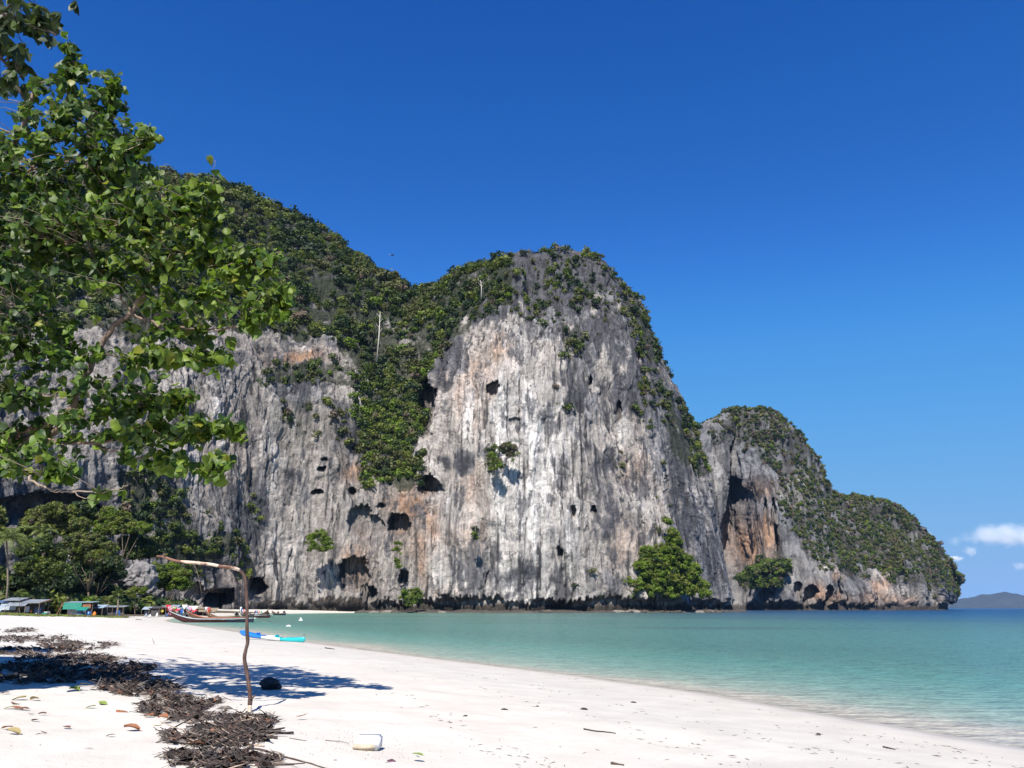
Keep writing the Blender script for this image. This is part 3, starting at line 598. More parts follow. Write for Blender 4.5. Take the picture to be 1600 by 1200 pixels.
# ---- second headland -------------------------------------------------
def col5(b, r1, r2, r3, c): return [b, r1, r2, r3, c]
cols = [
 col5((1040, 952, 860), (1042, 860, 865), (1044, 780, 872), (1046, 720, 885), (1050, 690, 905)),
 col5((1105, 952, 850), (1105, 860, 856), (1105, 780, 862), (1106, 715, 872), (1110, 664, 900)),
 col5((1128, 952, 850), (1128, 860, 858), (1130, 780, 868), (1130, 700, 880), (1132, 652, 905)),
 col5((1146, 952, 862), (1143, 860, 885), (1140, 780, 905), (1141, 705, 900), (1145, 646, 915)),
 col5((1172, 952, 835), (1172, 860, 842), (1170, 780, 850), (1166, 705, 868), (1164, 645, 905)),
 col5((1232, 952, 820), (1230, 870, 828), (1226, 790, 838), (1214, 715, 862), (1202, 652, 905)),
 col5((1290, 952, 830), (1284, 880, 842), (1274, 810, 862), (1260, 745, 895), (1244, 690, 935)),
 col5((1345, 952, 850), (1338, 895, 866), (1326, 845, 895), (1310, 800, 930), (1298, 768, 965)),
 col5((1392, 952, 875), (1386, 900, 888), (1372, 855, 910), (1356, 810, 940), (1342, 770, 975)),
 col5((1432, 952, 900), (1427, 905, 910), (1418, 865, 930), (1404, 825, 955), (1388, 787, 985)),
 col5((1464, 951, 930), (1461, 912, 938), (1456, 880, 952), (1444, 848, 972), (1424, 812, 1000)),
 col5((1480, 951, 965), (1482, 920, 972), (1477, 890, 982), (1463, 866, 996), (1443, 843, 1015)),
 col5((1484, 951, 1010), (1486, 930, 1014), (1485, 910, 1020), (1478, 888, 1028), (1466, 868, 1036))]
us = [c[0][0] for c in cols]; us[3] = 1147
un = np.concatenate([np.linspace(1040, 1095, 14)[:-1], np.linspace(1095, 1491, 330)[:-1], np.linspace(1491, 1601, 30)])
vn2 = np.concatenate([np.linspace(-.02, .06, 16)[:-1], np.linspace(.06, 1, 210)[:-1], np.linspace(1, 1.8, 30)])
P2 = loft(cols, us, [0, .25, .5, .76, 1.0], un, vn2, back=(120, 300, 420)); P2[:, 0, 2] = -6
N2 = normals(P2); px2, py2 = proj(P2)
cav2 = [(1139, 760, 6, 75, 12), (1136, 830, 6, 40, 18), (1150, 770, 12, 24, 14), (1212, 850, 4, 34, 14), (1207, 805, 4, 26, 10), (1196, 800, 3, 20, 8), (1168, 780, 7, 12, 8), (1262, 930, 9, 14, 10), (1292, 932, 7, 16, 10), (1310, 925, 4, 18, 8), (1325, 935, 4, 12, 8), (1372, 935, 6, 10, 8), (1195, 930, 14, 10, 9), (1245, 925, 7, 14, 8), (1440, 940, 5, 8, 5)]
Q2, d2_, cv2, dv2, saw2, in2 = rock_relief(P2, N2, px2, py2, 1.7, cav2, dict(h=5.0, dep=7.0, m=np.ones(px2.shape), stal=1.6))
x, y, z = (Q2[..., i] for i in range(3)); wbx = 14 * fbm(x / 45, y / 45, z / 45, 3); wby = 14 * fbm(x / 45 + 40, y / 45, z / 60, 3)
mott = fbm(x / 10, y / 10, z / 14, 4); st1 = vnoise(x / 3.5, y / 3.5, z / 60)
col = np.broadcast_to(GREY * .85, Q2.shape).copy()
col = lerp(col, DGREY * 1.1, sstep(0, .6, mott))
orange = blobs(px2, py2, [(1170, 850, 24, 40, 1.2), (1200, 845, 12, 36, 1.2), (1185, 765, 24, 16, .7), (1275, 930, 20, 16, .9), (1385, 920, 22, 24, 1.1), (1300, 935, 30, 10, .8), (1360, 935, 20, 12, .7), (1430, 935, 20, 12, .7), (1405, 935, 22, 14, .9), (1310, 900, 14, 8, .7), (1395, 885, 12, 14, .6), (1480, 940, 10, 8, .5)], wbx * .5, wby * .5)
col = lerp(col, ORANGE * .9 + .04, np.clip(orange * (1 + .6 * mott), 0, 1))
pale = blobs(px2, py2, [(1230, 890, 30, 30, .7), (1280, 890, 25, 18, .6), (1245, 760, 22, 30, .6), (1115, 750, 12, 80, .6), (1150, 720, 10, 20, .6), (1420, 925, 40, 14, .7), (1465, 930, 20, 14, .8), (1170, 930, 30, 16, .6), (1380, 890, 14, 20, .7)], wbx * .5, wby * .5)
col = lerp(col, CREAM * .95, np.clip(pale * (1 + .6 * mott), 0, 1))
col = lerp(col, BLACK, sstep(.3, .6, st1 + .3 * mott) * .75); col = col * (1 + .5 * (dv2 - .5) + .4 * (cv2 - .5))[..., None]
VEG2 = [([(1115, 600), (1230, 610), (1290, 690), (1330, 745), (1380, 750), (1430, 780), (1480, 830), (1520, 880), (1520, 935), (1470, 925), (1440, 905), (1400, 895), (1380, 870), (1360, 900), (1310, 895), (1270, 880), (1250, 860), (1235, 800), (1215, 745), (1180, 705), (1135, 690)], .8),
        ([(1300, 745), (1345, 735), (1420, 770), (1470, 820), (1520, 880), (1520, 930), (1450, 910), (1400, 890), (1330, 880), (1290, 860), (1300, 800)], 1.0),
        ([(1255, 770), (1300, 790), (1320, 880), (1270, 860)], .8), ([(1200, 870), (1230, 870), (1240, 900), (1150, 915), (1150, 890)], 1.0), ([(1100, 665), (1130, 650), (1130, 690), (1105, 700)], .5), ([(1060, 600), (1100, 660), (1105, 900), (1095, 900)], .0)]
soil = np.zeros(px2.shape)
for poly, dn in VEG2: soil = np.where(in_poly(px2, py2, poly), dn, soil)
col = lerp(col, np.array([.062, .056, .040]), sstep(.3, 1, soil) * .65 * sstep(-.5, .2, mott + .1))
tide = 1 - sstep(3.5, 7, z + 2 * mott); col = lerp(col, TIDE * 1.3, tide * .85)
finish_rock('limestone_headland', Q2, col, 'farther limestone headland sloping down to the open sea behind the big cliff', 'headland')
fr2 = (vn2[None, :] < 1.1) * np.ones(px2.shape)
pos, size, mi = sow(Q2, px2, py2, VEG2, 9000, 1.6, 5.2, 31, [.33, .18, .10, .21, .16, .0, .02], fr2)
tag(scatter_bushes('headland_scrub', pos, size, mi), 'patchy green and brown scrub on the slopes of the farther headland', 'scrub', kind='stuff')

# ---- distant island ---------------------------------------------------
xs = np.linspace(0, 1, 120); Ld = 9000.0
ridge_px = np.interp(xs, [0, .12, .2, .32, .42, .5, .6, .75, 1], [949, 944, 938, 929, 926, 929, 935, 938, 944])
pxs = 1430 + xs * 330
rows = []
for k, (fz, dy) in enumerate([(-.02, -500), (.12, -420), (.35, -320), (.62, -200), (.85, -90), (1, 0), (.6, 300), (-.02, 700)]):
    p = P(pxs, ridge_px, Ld); h = (p[:, 2]) * fz + (0 if fz in (-.02,) else 14 * fbm(pxs / 9, k * 2.0 + 0 * pxs, 3.3, 3))
    rows.append(np.stack([p[:, 0] + 60 * vnoise(pxs / 20, k * 3.1 + 0 * pxs, 1), p[:, 1] + dy, h - (3 if fz < 0 else 0)], -1))
Pi = np.stack(rows, 1)
ISL = plain('distant_forest', (.028, .036, .032), .9, .3, .01)
me = np_mesh('distant_island', Pi.reshape(-1, 3), [grid_faces(Pi.shape[0], Pi.shape[1])], ISL, smooth=True)
tag(link('distant_island', me), 'low blue wooded island far away on the horizon, right of the headland', 'island')
# ================================================================== trees and palms behind the beach
BARK = plain('grey_bark', (.20, .165, .13), .9, .35, 6, .6); BARK2 = plain('brown_bark', (.13, .095, .07), .9, .35, 6, .6)
PALM_G = leaf_mat('palm_green', (.15, .19, .05), .5, .25); PALM_D = leaf_mat('palm_old_frond', (.16, .13, .06), .7, .2)
GRP_T = 'trees behind the beach huts'
def lobe_points(r, c, rad, n):
    d = r.normal(0, 1, (n, 3)); d /= np.linalg.norm(d, axis=1, keepdims=True); d[:, 2] = np.where(d[:, 2] < -.55, -d[:, 2], d[:, 2])
    return c + d * rad * r.uniform(.35, .95, (n, 1))
def beach_tree(name, label, cat, px, D, lobes, wts, seed, bark=None, bsize=(1.0, 2.0), dens=1.0, group=GRP_T, spread=.8, mats=FOL):
    r = np.random.default_rng(seed); x, y, _ = ray(px, 940); X = float(x) / float(y) * D; g = gz(X, D)
    t = empty(name, (X, D, g), label, cat, group)
    sc_ = D / FOC; cs = []
    for lx, ly, lr in lobes:
        dd = D + r.uniform(-1, 1) * lr * sc_ * spread; cs.append((P(lx, ly, dd), lr * sc_))
    top = np.mean([c[0] for c in cs], 0); base = np.array([X, D, g - .2]); m = MB(); h = top[2] - g
    fork = base + np.array([(top[0] - X) * .3, (top[1] - D) * .3, h * .35]); w = max(.07, .020 * h)
    m.tube([p - [X, D, g] for p in (base, base * .5 + fork * .5 + [.15, 0, 0], fork)], [w, w * .8, w * .7], 8)
    tr = m.build('trunk', bark or BARK2, t, smooth=True)
    for c, R0 in cs:
        m = MB(); mid = fork * .5 + c * .5 + r.normal(0, .25, 3) * R0; m.tube([p - [X, D, g] for p in (fork - (0, 0, .1), mid, c)], [w * .5, w * .3, w * .12], 6)
        m.build('branch', bark or BARK2, t, smooth=True)
    pos = []; 
    for c, R0 in cs: pos.append(lobe_points(r, c, R0, int((20 + 40 * (R0 / 2.2) ** 1.7) * dens)))
    pos = np.concatenate(pos); size = r.uniform(*bsize, len(pos)); mi = pick(r, len(pos), wts)
    o = scatter_bushes('crown', pos - np.array([X, D, g]), size, mi, t, mats=mats)
    return t
#                                                                  mid  dark lite olive dry rust vivid
beach_tree('rain_tree', 'broad umbrella-crowned olive tree, tallest above the blue-grey shack', 'tree', 88, 196, [(48, 822, 17), (62, 810, 17), (85, 802, 18), (108, 808, 17), (124, 824, 15), (75, 826, 18), (100, 830, 18), (128, 842, 15), (38, 838, 12)], [.12, .02, .42, .40, .04, 0, 0], 1, bsize=(.8, 1.5), dens=1.5)
beach_tree('beach_tree', 'dense dark green tree right behind the blue-grey shack', 'tree', 62, 166, [(45, 862, 17), (68, 856, 17), (88, 868, 15), (55, 884, 17), (78, 888, 16), (38, 892, 15), (92, 893, 12), (60, 905, 14)], [.52, .25, .08, .05, 0, 0, .10], 2, bsize=(.8, 1.5), dens=1.5)
beach_tree('beach_tree', 'olive tree with thin brownish foliage above the green tarp shack', 'tree', 140, 188, [(112, 850, 15), (130, 862, 16), (150, 850, 15), (168, 862, 14), (145, 875, 13), (120, 872, 13)], [.2, .08, .27, .33, .12, 0, 0], 3, bsize=(.7, 1.3), dens=1.2)
beach_tree('beach_tree', 'small dark round treetop peeping over the umbrella-crowned tree', 'tree', 126, 220, [(118, 798, 10), (130, 796, 11), (140, 803, 9)], [.4, .5, .1, 0, 0, 0, 0], 4, dens=1.5)
beach_tree('beach_tree', 'bright green tree standing against the pale foot of the cliff', 'tree', 185, 222, [(150, 815, 14), (170, 808, 15), (190, 815, 15), (205, 828, 13), (222, 828, 11), (175, 828, 14), (155, 832, 12)], [.3, .05, .25, .1, 0, 0, .3], 5, bsize=(.8, 1.6), dens=1.4)
beach_tree('beach_tree', 'dark spreading tree between the bright tree and the grey boulder', 'tree', 215, 226, [(198, 852, 12), (214, 846, 12), (232, 856, 12), (222, 866, 11), (242, 866, 9), (205, 868, 10)], [.35, .5, .05, .1, 0, 0, 0], 6, dens=1.3)
beach_tree('beach_tree', 'added low-branched tree, its leaves coloured dark for the shaded gap beside the green tarp shack', 'tree', 150, 200, [(120, 893, 15), (140, 900, 16), (160, 893, 15), (175, 885, 13), (185, 900, 10), (150, 880, 14)], [.2, .75, 0, .05, 0, 0, 0], 7, bark=BARK2, dens=1.4)  # dark leaf mix puts the hollow's shade into an added tree
beach_tree('beach_tree', 'vivid green bushy tree over the open shelter near the boats', 'tree', 270, 224, [(252, 898, 14), (268, 894, 15), (284, 902, 13), (258, 913, 13), (276, 914, 14), (290, 916, 10), (243, 890, 9)], [.35, .12, .13, .0, 0, 0, .4], 8, bsize=(.8, 1.5), dens=1.5)
beach_tree('beach_tree', 'yellow-green tree cut by the left edge of the photo', 'tree', -14, 172, [(-8, 812, 14), (-26, 825, 18), (-10, 835, 12)], [.3, .1, .4, .2, 0, 0, 0], 9, dens=1.2)
beach_tree('beach_shrub', 'low green shrub left of the blue-grey shack under the palm', 'shrub', -2, 160, [(2, 898, 10), (-12, 900, 12), (8, 908, 6)], [.4, .3, .3, 0, 0, 0, 0], 10, bsize=(.5, 1.0), dens=1.2)
beach_tree('beach_shrub', 'light green leafy shrub right of the small palm', 'shrub', 212, 172, [(203, 927, 6.5), (212, 923, 6.5), (222, 926, 6), (207, 933, 5), (226, 921, 4)], [.2, .05, .3, .05, .05, 0, .35], 11, bsize=(.35, .6), dens=2.2)
beach_tree('beach_shrub', 'small bush in front of the blue-grey shack', 'shrub', 32, 138, [(28, 928, 4), (35, 926, 4.5), (39, 930, 3.5)], [.3, .3, .1, 0, 0, 0, .3], 12, bsize=(.3, .5), dens=2)
beach_tree('beach_shrub', 'tiny yellowish bush at the foot of the small palm', 'shrub', 165, 158, [(163, 936, 3.5), (169, 937, 3)], [.1, .1, .5, .3, 0, 0, 0], 13, bsize=(.25, .4), dens=2)

def palm(label, px, D, top_px, n, flen, seed, droop=1.0, lean=0.0):
    r = np.random.default_rng(seed); x, y, _ = ray(px, 940); X = float(x) / float(y) * D; g = gz(X, D)
    top = P(*top_px, D) - [X, D, g]; t = empty('coconut_palm', (X, D, g), label, 'palm')
    m = MB(); m.tube([(0, 0, -.2), (top[0] * .25 + lean, 0, top[2] * .4), (top[0] * .7 + lean * .5, 0, top[2] * .8), tuple(top)], [.24, .18, .15, .13], 8); m.build('trunk', BARK, t, smooth=True)
    for k in range(n):
        a = 2 * pi * k / n + r.uniform(-.2, .2); e0 = r.uniform(-.1, 1.2); L = flen * r.uniform(.8, 1.1); m = MB(); pts = []
        for i in range(9):
            s = i / 8; e = e0 - droop * 1.9 * s * s; 
            if i == 0: p = top.copy()
            else: p = p + np.array([cos(a) * cos(e), sin(a) * cos(e), sin(e)]) * L / 8
            pts.append(p.copy())
        m.tube(pts, [.035 * (1 - .8 * i / 8) for i in range(9)], 4)
        for i in range(1, 9):
            for sub in (0, .5):
                p = pts[i] * (1 - sub) + pts[i - 1] * sub; tn = pts[i] - pts[i - 1]; tn /= np.linalg.norm(tn)
                sd = np.cross(tn, (0, 0, 1)); sd /= np.linalg.norm(sd) + 1e-9; ll = flen * .24 * sin(pi * min(.97, (i - sub) / 8 * .85 + .1))
                for sg in (-1, 1):
                    d = sd * sg + tn * .55 + np.array([0, 0, -.45 - .3 * r.random()]); d /= np.linalg.norm(d); w = tn * .13
                    m.add([p - w, p + w, p + d * ll * .6 + w * .8, p + d * ll, p + d * ll * .6 - w * .8], [(0, 1, 2, 3, 4)])
        m.build('frond', PALM_D if (e0 < .05 and r.random() < .7) else PALM_G, t)
    return t
palm('coconut palm with drooping fronds at the left edge in front of the trees', 12, 152, (10, 842), 20, 5.6, 3, 1.0)
palm('half-hidden grey-green palm in front of the umbrella-crowned tree', 66, 178, (66, 832), 14, 4.0, 4, 1.0)
palm('small young palm between the shacks, its fronds close to the ground', 186, 160, (185, 931), 10, 2.6, 5, .75)

# dark undergrowth filling the ground between huts and cliff
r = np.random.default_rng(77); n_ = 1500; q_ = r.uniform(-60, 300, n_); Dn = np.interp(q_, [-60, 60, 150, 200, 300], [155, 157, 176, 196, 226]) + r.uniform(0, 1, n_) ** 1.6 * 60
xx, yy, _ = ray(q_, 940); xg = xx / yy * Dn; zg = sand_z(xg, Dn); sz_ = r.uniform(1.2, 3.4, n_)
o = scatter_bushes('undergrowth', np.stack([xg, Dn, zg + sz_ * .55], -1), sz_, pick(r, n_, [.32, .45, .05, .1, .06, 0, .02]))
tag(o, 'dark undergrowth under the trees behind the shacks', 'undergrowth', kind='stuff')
# crown shade put into leaf colour: added thicket of dark leaves behind the shacks
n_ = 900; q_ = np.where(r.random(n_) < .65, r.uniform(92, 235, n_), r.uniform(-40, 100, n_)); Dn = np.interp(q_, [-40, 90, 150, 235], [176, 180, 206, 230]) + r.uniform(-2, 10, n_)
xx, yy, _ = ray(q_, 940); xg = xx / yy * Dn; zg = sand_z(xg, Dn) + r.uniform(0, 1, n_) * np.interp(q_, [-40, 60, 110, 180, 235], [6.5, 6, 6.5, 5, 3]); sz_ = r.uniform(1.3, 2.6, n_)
o = scatter_bushes('shade_fill_thicket', np.stack([xg, Dn, zg + .8], -1), sz_, pick(r, n_, [.10, .86, 0, .04, 0, 0, 0])); tag(o, 'added thicket coloured dark for the shade between the trunks behind the shacks', 'thicket', kind='stuff')
# boulder between trees
def blob_rock(name, label, c, r3, seed, mat_, cat='boulder', parent=None, loc=None, amp=.35, sub=3, group=None):
    import bmesh
    bm = bmesh.new(); bmesh.ops.create_icosphere(bm, subdivisions=sub, radius=1); v = np.array([q.co[:] for q in bm.verts])
    d = 1 + amp * fbm(v[:, 0] * 1.4 + seed, v[:, 1] * 1.4, v[:, 2] * 1.4, 3) + amp * .35 * ridge(v[:, 0] * 4 + seed, v[:, 1] * 4, v[:, 2] * 4, 2)
    v = v * d[:, None] * np.array(r3)
    for q, w in zip(bm.verts, v): q.co = w
    me = bpy.data.meshes.new(name); bm.to_mesh(me); bm.free(); me.materials.append(mat_)
    for p in me.polygons: p.use_smooth = False
    return tag(link(name, me, parent, c), label, cat if label else None, group)
GROCK = plain('grey_lichen_rock', (.20, .19, .195), .9, .5, .8, .8); DROCK = plain('dark_wet_rock', (.07, .06, .05), .8, .4, .6, .5); PROCK = plain('pale_shore_rock', (.19, .17, .15), .9, .3, .8, .5)
p = P(214, 905, 216); blob_rock('grey_boulder', 'big grey boulder between the trees behind the small palm', p, (4.3, 3.5, 4.0), 3, GROCK, sub=5, amp=.45)
# rocks along the foot of the cliff
shore_rocks = [(566, 953, 2.2, 0), (583, 954, 1.6, 1), (604, 955, 1.8, 1), (618, 955, 1.2, 0), (690, 957, 1.4, 1), (760, 957, 1.5, 0), (852, 955, 2.0, 0), (968, 956, 2.0, 1), (990, 957, 2.4, 1), (1005, 957, 1.8, 0), (1040, 957, 1.5, 0), (1060, 957, 1.7, 0), (1103, 956, 2.2, 0), (1112, 955, 2.0, 1), (1120, 957, 1.5, 0), (1093, 957, 1.6, 1)]
ROCKAT = ['at the end of the sand strip', 'second from the sand strip', 'third from the sand strip', 'left of the round bush', 'right of the round bush', 'below the black drip line', 'alone under the white wall', 'left of the thicket', 'largest, left of the thicket', 'beneath the thicket\'s left corner', 'beneath mid-thicket', 'right of mid-thicket', 'by the thicket\'s right corner', 'past the thicket', 'outermost at the right', 'beneath the thicket\'s right part']
for i, (a_, b_, rr_, k_) in enumerate(shore_rocks):
    D_ = 378 + rnd.uniform(-3, 3); p = P(a_, 957, D_); p[2] = rr_ * .12
    blob_rock('shore_rock', ('dark wet' if k_ == 0 else 'pale') + ' low rock at the big cliff\'s waterline, ' + ROCKAT[i], p, (rr_ * 1.5, rr_, rr_ * .55), i * 1.7, DROCK if k_ == 0 else PROCK, 'rock', sub=2, group='low rocks along the foot of the cliff')
# tide shelf of dark rubble under the undercut
xs = np.linspace(570, 1165, 260); vv = []
for k, (off, h) in enumerate([(-9, -.6), (-7, .25), (-3, .7), (2, .9), (8, 1.2), (14, 1.0)]):
    Ds = np.interp(xs, [570, 700, 850, 1000, 1100, 1165], [387, 388, 384, 390, 407, 466]) + off
    q = np.array([P(a_, 957, d_) for a_, d_ in zip(xs, Ds)]); q[:, 2] = h + (.55 * fbm(q[:, 0] / 4, q[:, 1] / 4, k * 1.0, 3) if k else 0); q[:, 1] += 2.2 * vnoise(q[:, 0] / 5, k + 0 * q[:, 0], .5); vv.append(q)
vv = np.stack(vv, 1); me = np_mesh('tidal_shelf', vv.reshape(-1, 3), [grid_faces(*vv.shape[:2])], DROCK)
tag(link('tidal_rock_shelf', me), kind='structure')

def cliff_bush(label, lobes, D, wts, seed, name='cliff_bush', dens=1.0, bsize=(1.4, 2.6), protos=PROTO, cat='bush'):
    r = np.random.default_rng(seed); pos = []
    for lx, ly, lr in lobes:
        c = P(lx, ly, D + r.uniform(-2, 1)); R0 = lr * D / FOC; pos.append(lobe_points(r, c, R0, int((8 + 9 * (R0 / 2) ** 1.8) * dens)))
    pos = np.concatenate(pos); pos = pos + 1.3 * np.stack([vnoise(pos[:, 0] / 3, pos[:, 2] / 3, i_ + 0 * pos[:, 0]) for i_ in (1., 2., 3.)], -1); b = pos.mean(0); b[2] = pos[:, 2].min() - .5
    t = empty(name, b, label, cat)
    scatter_bushes('foliage', pos - b, r.uniform(*bsize, len(pos)), pick(r, len(pos), wts), t, protos=protos)
    m = MB(); rr = np.random.default_rng(seed)
    for k in range(5):
        q = pos[rr.integers(len(pos))] - b; m.tube([(rr.normal(0, .5), 2.5, .2), q * .5 + (0, 1.5, 0), q], [.22, .14, .05], 5)
    m.build('stems', BARK, t)
    return t
V = [.14, .05, .25, .02, .0, 0, .54]
big = [(1052, 846, 15), (1002, 884, 13), (1012, 868, 13), (1086, 892, 11), (1035, 862, 17), (1055, 862, 17), (1024, 880, 18), (1046, 880, 20), (1066, 880, 16), (1012, 900, 17), (1034, 902, 20), (1060, 902, 20), (1080, 900, 15), (1000, 918, 15), (1022, 920, 18), (1048, 924, 18), (1074, 922, 18), (1094, 920, 14), (1050, 835, 9), (1046, 818, 5), (978, 912, 10), (1104, 918, 9), (1100, 932, 8), (985, 930, 9)]
cliff_bush('big bright green wedge of jungle at the cliff foot, right of the white wall', big, 392, V, 61, 'cliff_foot_thicket', 1.5, cat='thicket')
cliff_bush('round bright green bush at the waterline below the gully', [(634, 933, 11), (648, 930, 11), (640, 940, 11), (654, 939, 8)], 381, V, 62, dens=1.5, bsize=(1, 1.8))
cliff_bush('green bush on a ledge left of the tall arched hollow', [(488, 842, 10), (500, 838, 12), (512, 850, 11), (492, 856, 10), (504, 860, 8)], 372, V, 63, dens=1.4, bsize=(1.1, 2))
cliff_bush('narrow green creeper hanging below the square cave', [(620, 852, 6), (622, 864, 6), (621, 876, 6), (622, 888, 4)], 382, V, 64, dens=1.6, bsize=(.8, 1.4))
cliff_bush('small green tuft on the pale wall right of the reddish cave', [(742, 834, 6), (744, 842, 4)], 382, V, 65, dens=1.4, bsize=(.8, 1.3))
cliff_bush('green bush below the white drip-stone patch in the middle of the wall', [(768, 712, 8), (775, 722, 9), (780, 732, 6)], 381, V, 66, dens=1.3, bsize=(1.1, 1.9))
cliff_bush('brownish scrub on the rock knob beside the white patch', [(792, 698, 9), (802, 700, 8), (796, 712, 8)], 380, [.1, .1, 0, .3, .5, 0, 0], 67, dens=1.1, bsize=(1.1, 1.9))
cliff_bush('large bush on the low shoulder of the farther headland', [(1175, 898, 13), (1195, 890, 15), (1215, 890, 12), (1228, 885, 9), (1185, 912, 12), (1210, 910, 13), (1160, 905, 8)], 812, [.32, .2, .08, .15, .05, 0, .2], 68, dens=.5, bsize=(3, 6))
cliff_bush('dark pointed tree above the low shoulder of the headland', [(1186, 872, 5), (1187, 880, 6)], 822, [.2, .8, 0, 0, 0, 0, 0], 69, dens=.5, bsize=(2.5, 4))
cliff_bush('rust-brown tree standing out on the green ridge left of the saddle', [(515, 398, 9), (524, 394, 9), (532, 402, 7), (520, 406, 8)], 476, [0, 0, 0, .15, .1, .75, 0], 70, 'rusty_tree', 1.3, cat='tree')
# bare pale trunks on the forested slope
WHITEBARK = plain('bleached_bark', (.50, .47, .43), .8, .2, 3)
for lab, a0, a1, D_, w_ in [('bleached bare tree trunk standing in the gully jungle', (589, 560), (594, 487), 428, .45), ('thin leaning grey trunk against the cliff above the boats', (317, 928), (303, 880), 318, .13), ('short pale dead trunk on the left rim of the dome', (752, 462), (751, 438), 398, .3)]:
    b = P(*a0, D_); wm_ = BARK if w_ < .2 else WHITEBARK; t = empty('dead_tree', b, lab, 'dead tree'); m = MB(); e = P(*a1, D_) - b
    m.tube([(0, 0, -2), e * .5 + (.3, 0, 0), e], [w_, w_ * .8, w_ * .35], 7); m.build('trunk', wm_, t, smooth=True)
    for k in range(4):
        f = .55 + .11 * k; m = MB(); s_ = (-1) ** k; m.tube([e * f, e * f + (s_ * 1.1, 0, 1.2), e * f + (s_ * 1.7, .2, 2.6)], [w_ * .4, w_ * .25, w_ * .1], 5); m.build('branch', wm_, t)

# ================================================================== huts
CORR = plain('corrugated_iron_weathered', (.36, .40, .44), .45, .25, 1.5, .2, .35); CORRB = plain('corrugated_iron_blue', (.38, .50, .60), .45, .2, 1.5, .2, .2); RUST = plain('rusty_iron', (.28, .12, .06), .85, .4, 3)
TARPG = plain('green_tarpaulin', (.015, .22, .16), .5, .2, 1.5); TARPB = plain('blue_tarpaulin', (.06, .13, .28), .5, .3, 1.5); TARPW = plain('grey_sheet', (.30, .36, .42), .7, .25, 1.2)
WOOD = plain('weathered_wood', (.19, .14, .10), .85, .35, 4, .3); DARK = plain('dark_board', (.06, .055, .06), .9, .3, 2); THATCH = plain('dry_thatch', (.26, .21, .15), .95, .35, 5, .6)  # DARK: near-black boards for hut walls and one roof
WHT = plain('white_plastic', (.75, .75, .73), .4, .06, 3); BLU = plain('blue_plastic', (.03, .14, .45), .4, .1, 3); TEAL = plain('teal_plastic', (.05, .42, .40), .4, .1, 3); ORG = plain('orange_cloth', (.80, .22, .03), .7, .15, 3)
YEL = plain('yellow_plastic', (.75, .62, .08), .5, .1, 3); PINK = plain('pink_cloth', (.75, .32, .42), .8, .12, 3); RED = plain('red_cloth', (.60, .03, .05), .7, .15, 3); GRN = plain('green_cloth', (.10, .45, .12), .7, .15, 3)
def sheet(m, p0, p1, p2, p3, th=.04, ribs=0, mi=0):
    """corrugated or flat sheet between four corners (p0 p1 along the eave, p3 p2 along the ridge)"""
    p = [np.array(q, float) for q in (p0, p1, p2, p3)]; n = np.cross(p[1] - p[0], p[3] - p[0]); n /= np.linalg.norm(n)
    k = max(1, ribs * 2)
    for s in (0, 1):
        A = []; 
        for i in range(k + 1):
            f = i / k; o = n * ((.035 if (i % 2 and ribs) else 0) - th * s); A += [p[0] * (1 - f) + p[1] * f + o, p[3] * (1 - f) + p[2] * f + o]
        fs = [(2 * i, 2 * i + 2, 2 * i + 3, 2 * i + 1) if s == 0 else (2 * i, 2 * i + 1, 2 * i + 3, 2 * i + 2) for i in range(k)]
        m.add(A, fs, mi)
    m.add(p + [q - n * th for q in p], [(0, 4, 5, 1), (1, 5, 6, 2), (2, 6, 7, 3), (3, 7, 4, 0)], mi)
def hut(name, label, px0, px1, D, h0, h1, depth, roofs, walls, posts, cat='hut', extra=()):
    """local frame: x along the front in metres from the left corner, y away from the sea, z up"""
    x0 = float(ray(px0, 940)[0] / ray(px0, 940)[1]) * D; x1 = float(ray(px1, 940)[0] / ray(px1, 940)[1]) * D; W = x1 - x0
    xm = (x0 + x1) / 2; g = gz(xm, D); t = empty(name, (x0, D, g), label, cat)
    for (a, b, z0, z1, y0, y1, mm, rb) in roofs:
        m = MB(); sheet(m, (a * W, y0, z0), (b * W, y0, z0 if not isinstance(z0, tuple) else z0), (b * W, y1, z1), (a * W, y1, z1), ribs=rb); m.build('roof_sheet', mm, t)
    for (a, b, z0, z1, y, mm, tl) in walls:
        m = MB(); sheet(m, (a * W, y + tl, z0), (b * W, y + tl, z0), (b * W, y, z1), (a * W, y, z1), th=.03); m.build('wall_sheet', mm, t)
    for (a, y, z) in posts:
        m = MB(); m.tube([(a * W, y, -.3), (a * W + rnd.uniform(-.06, .06), y, z)], .05, 6); m.build('post', WOOD, t)
    for f in extra: f(t, W)
    return t
def pole(x0, y0, z0, x1, y1, z1, mm=WOOD, r=.04, nm='pole'):
    def f(t, W): m = MB(); m.tube([(x0 * W, y0, z0), (x1 * W, y1, z1)], r, 6); m.build(nm, mm, t)
    return f
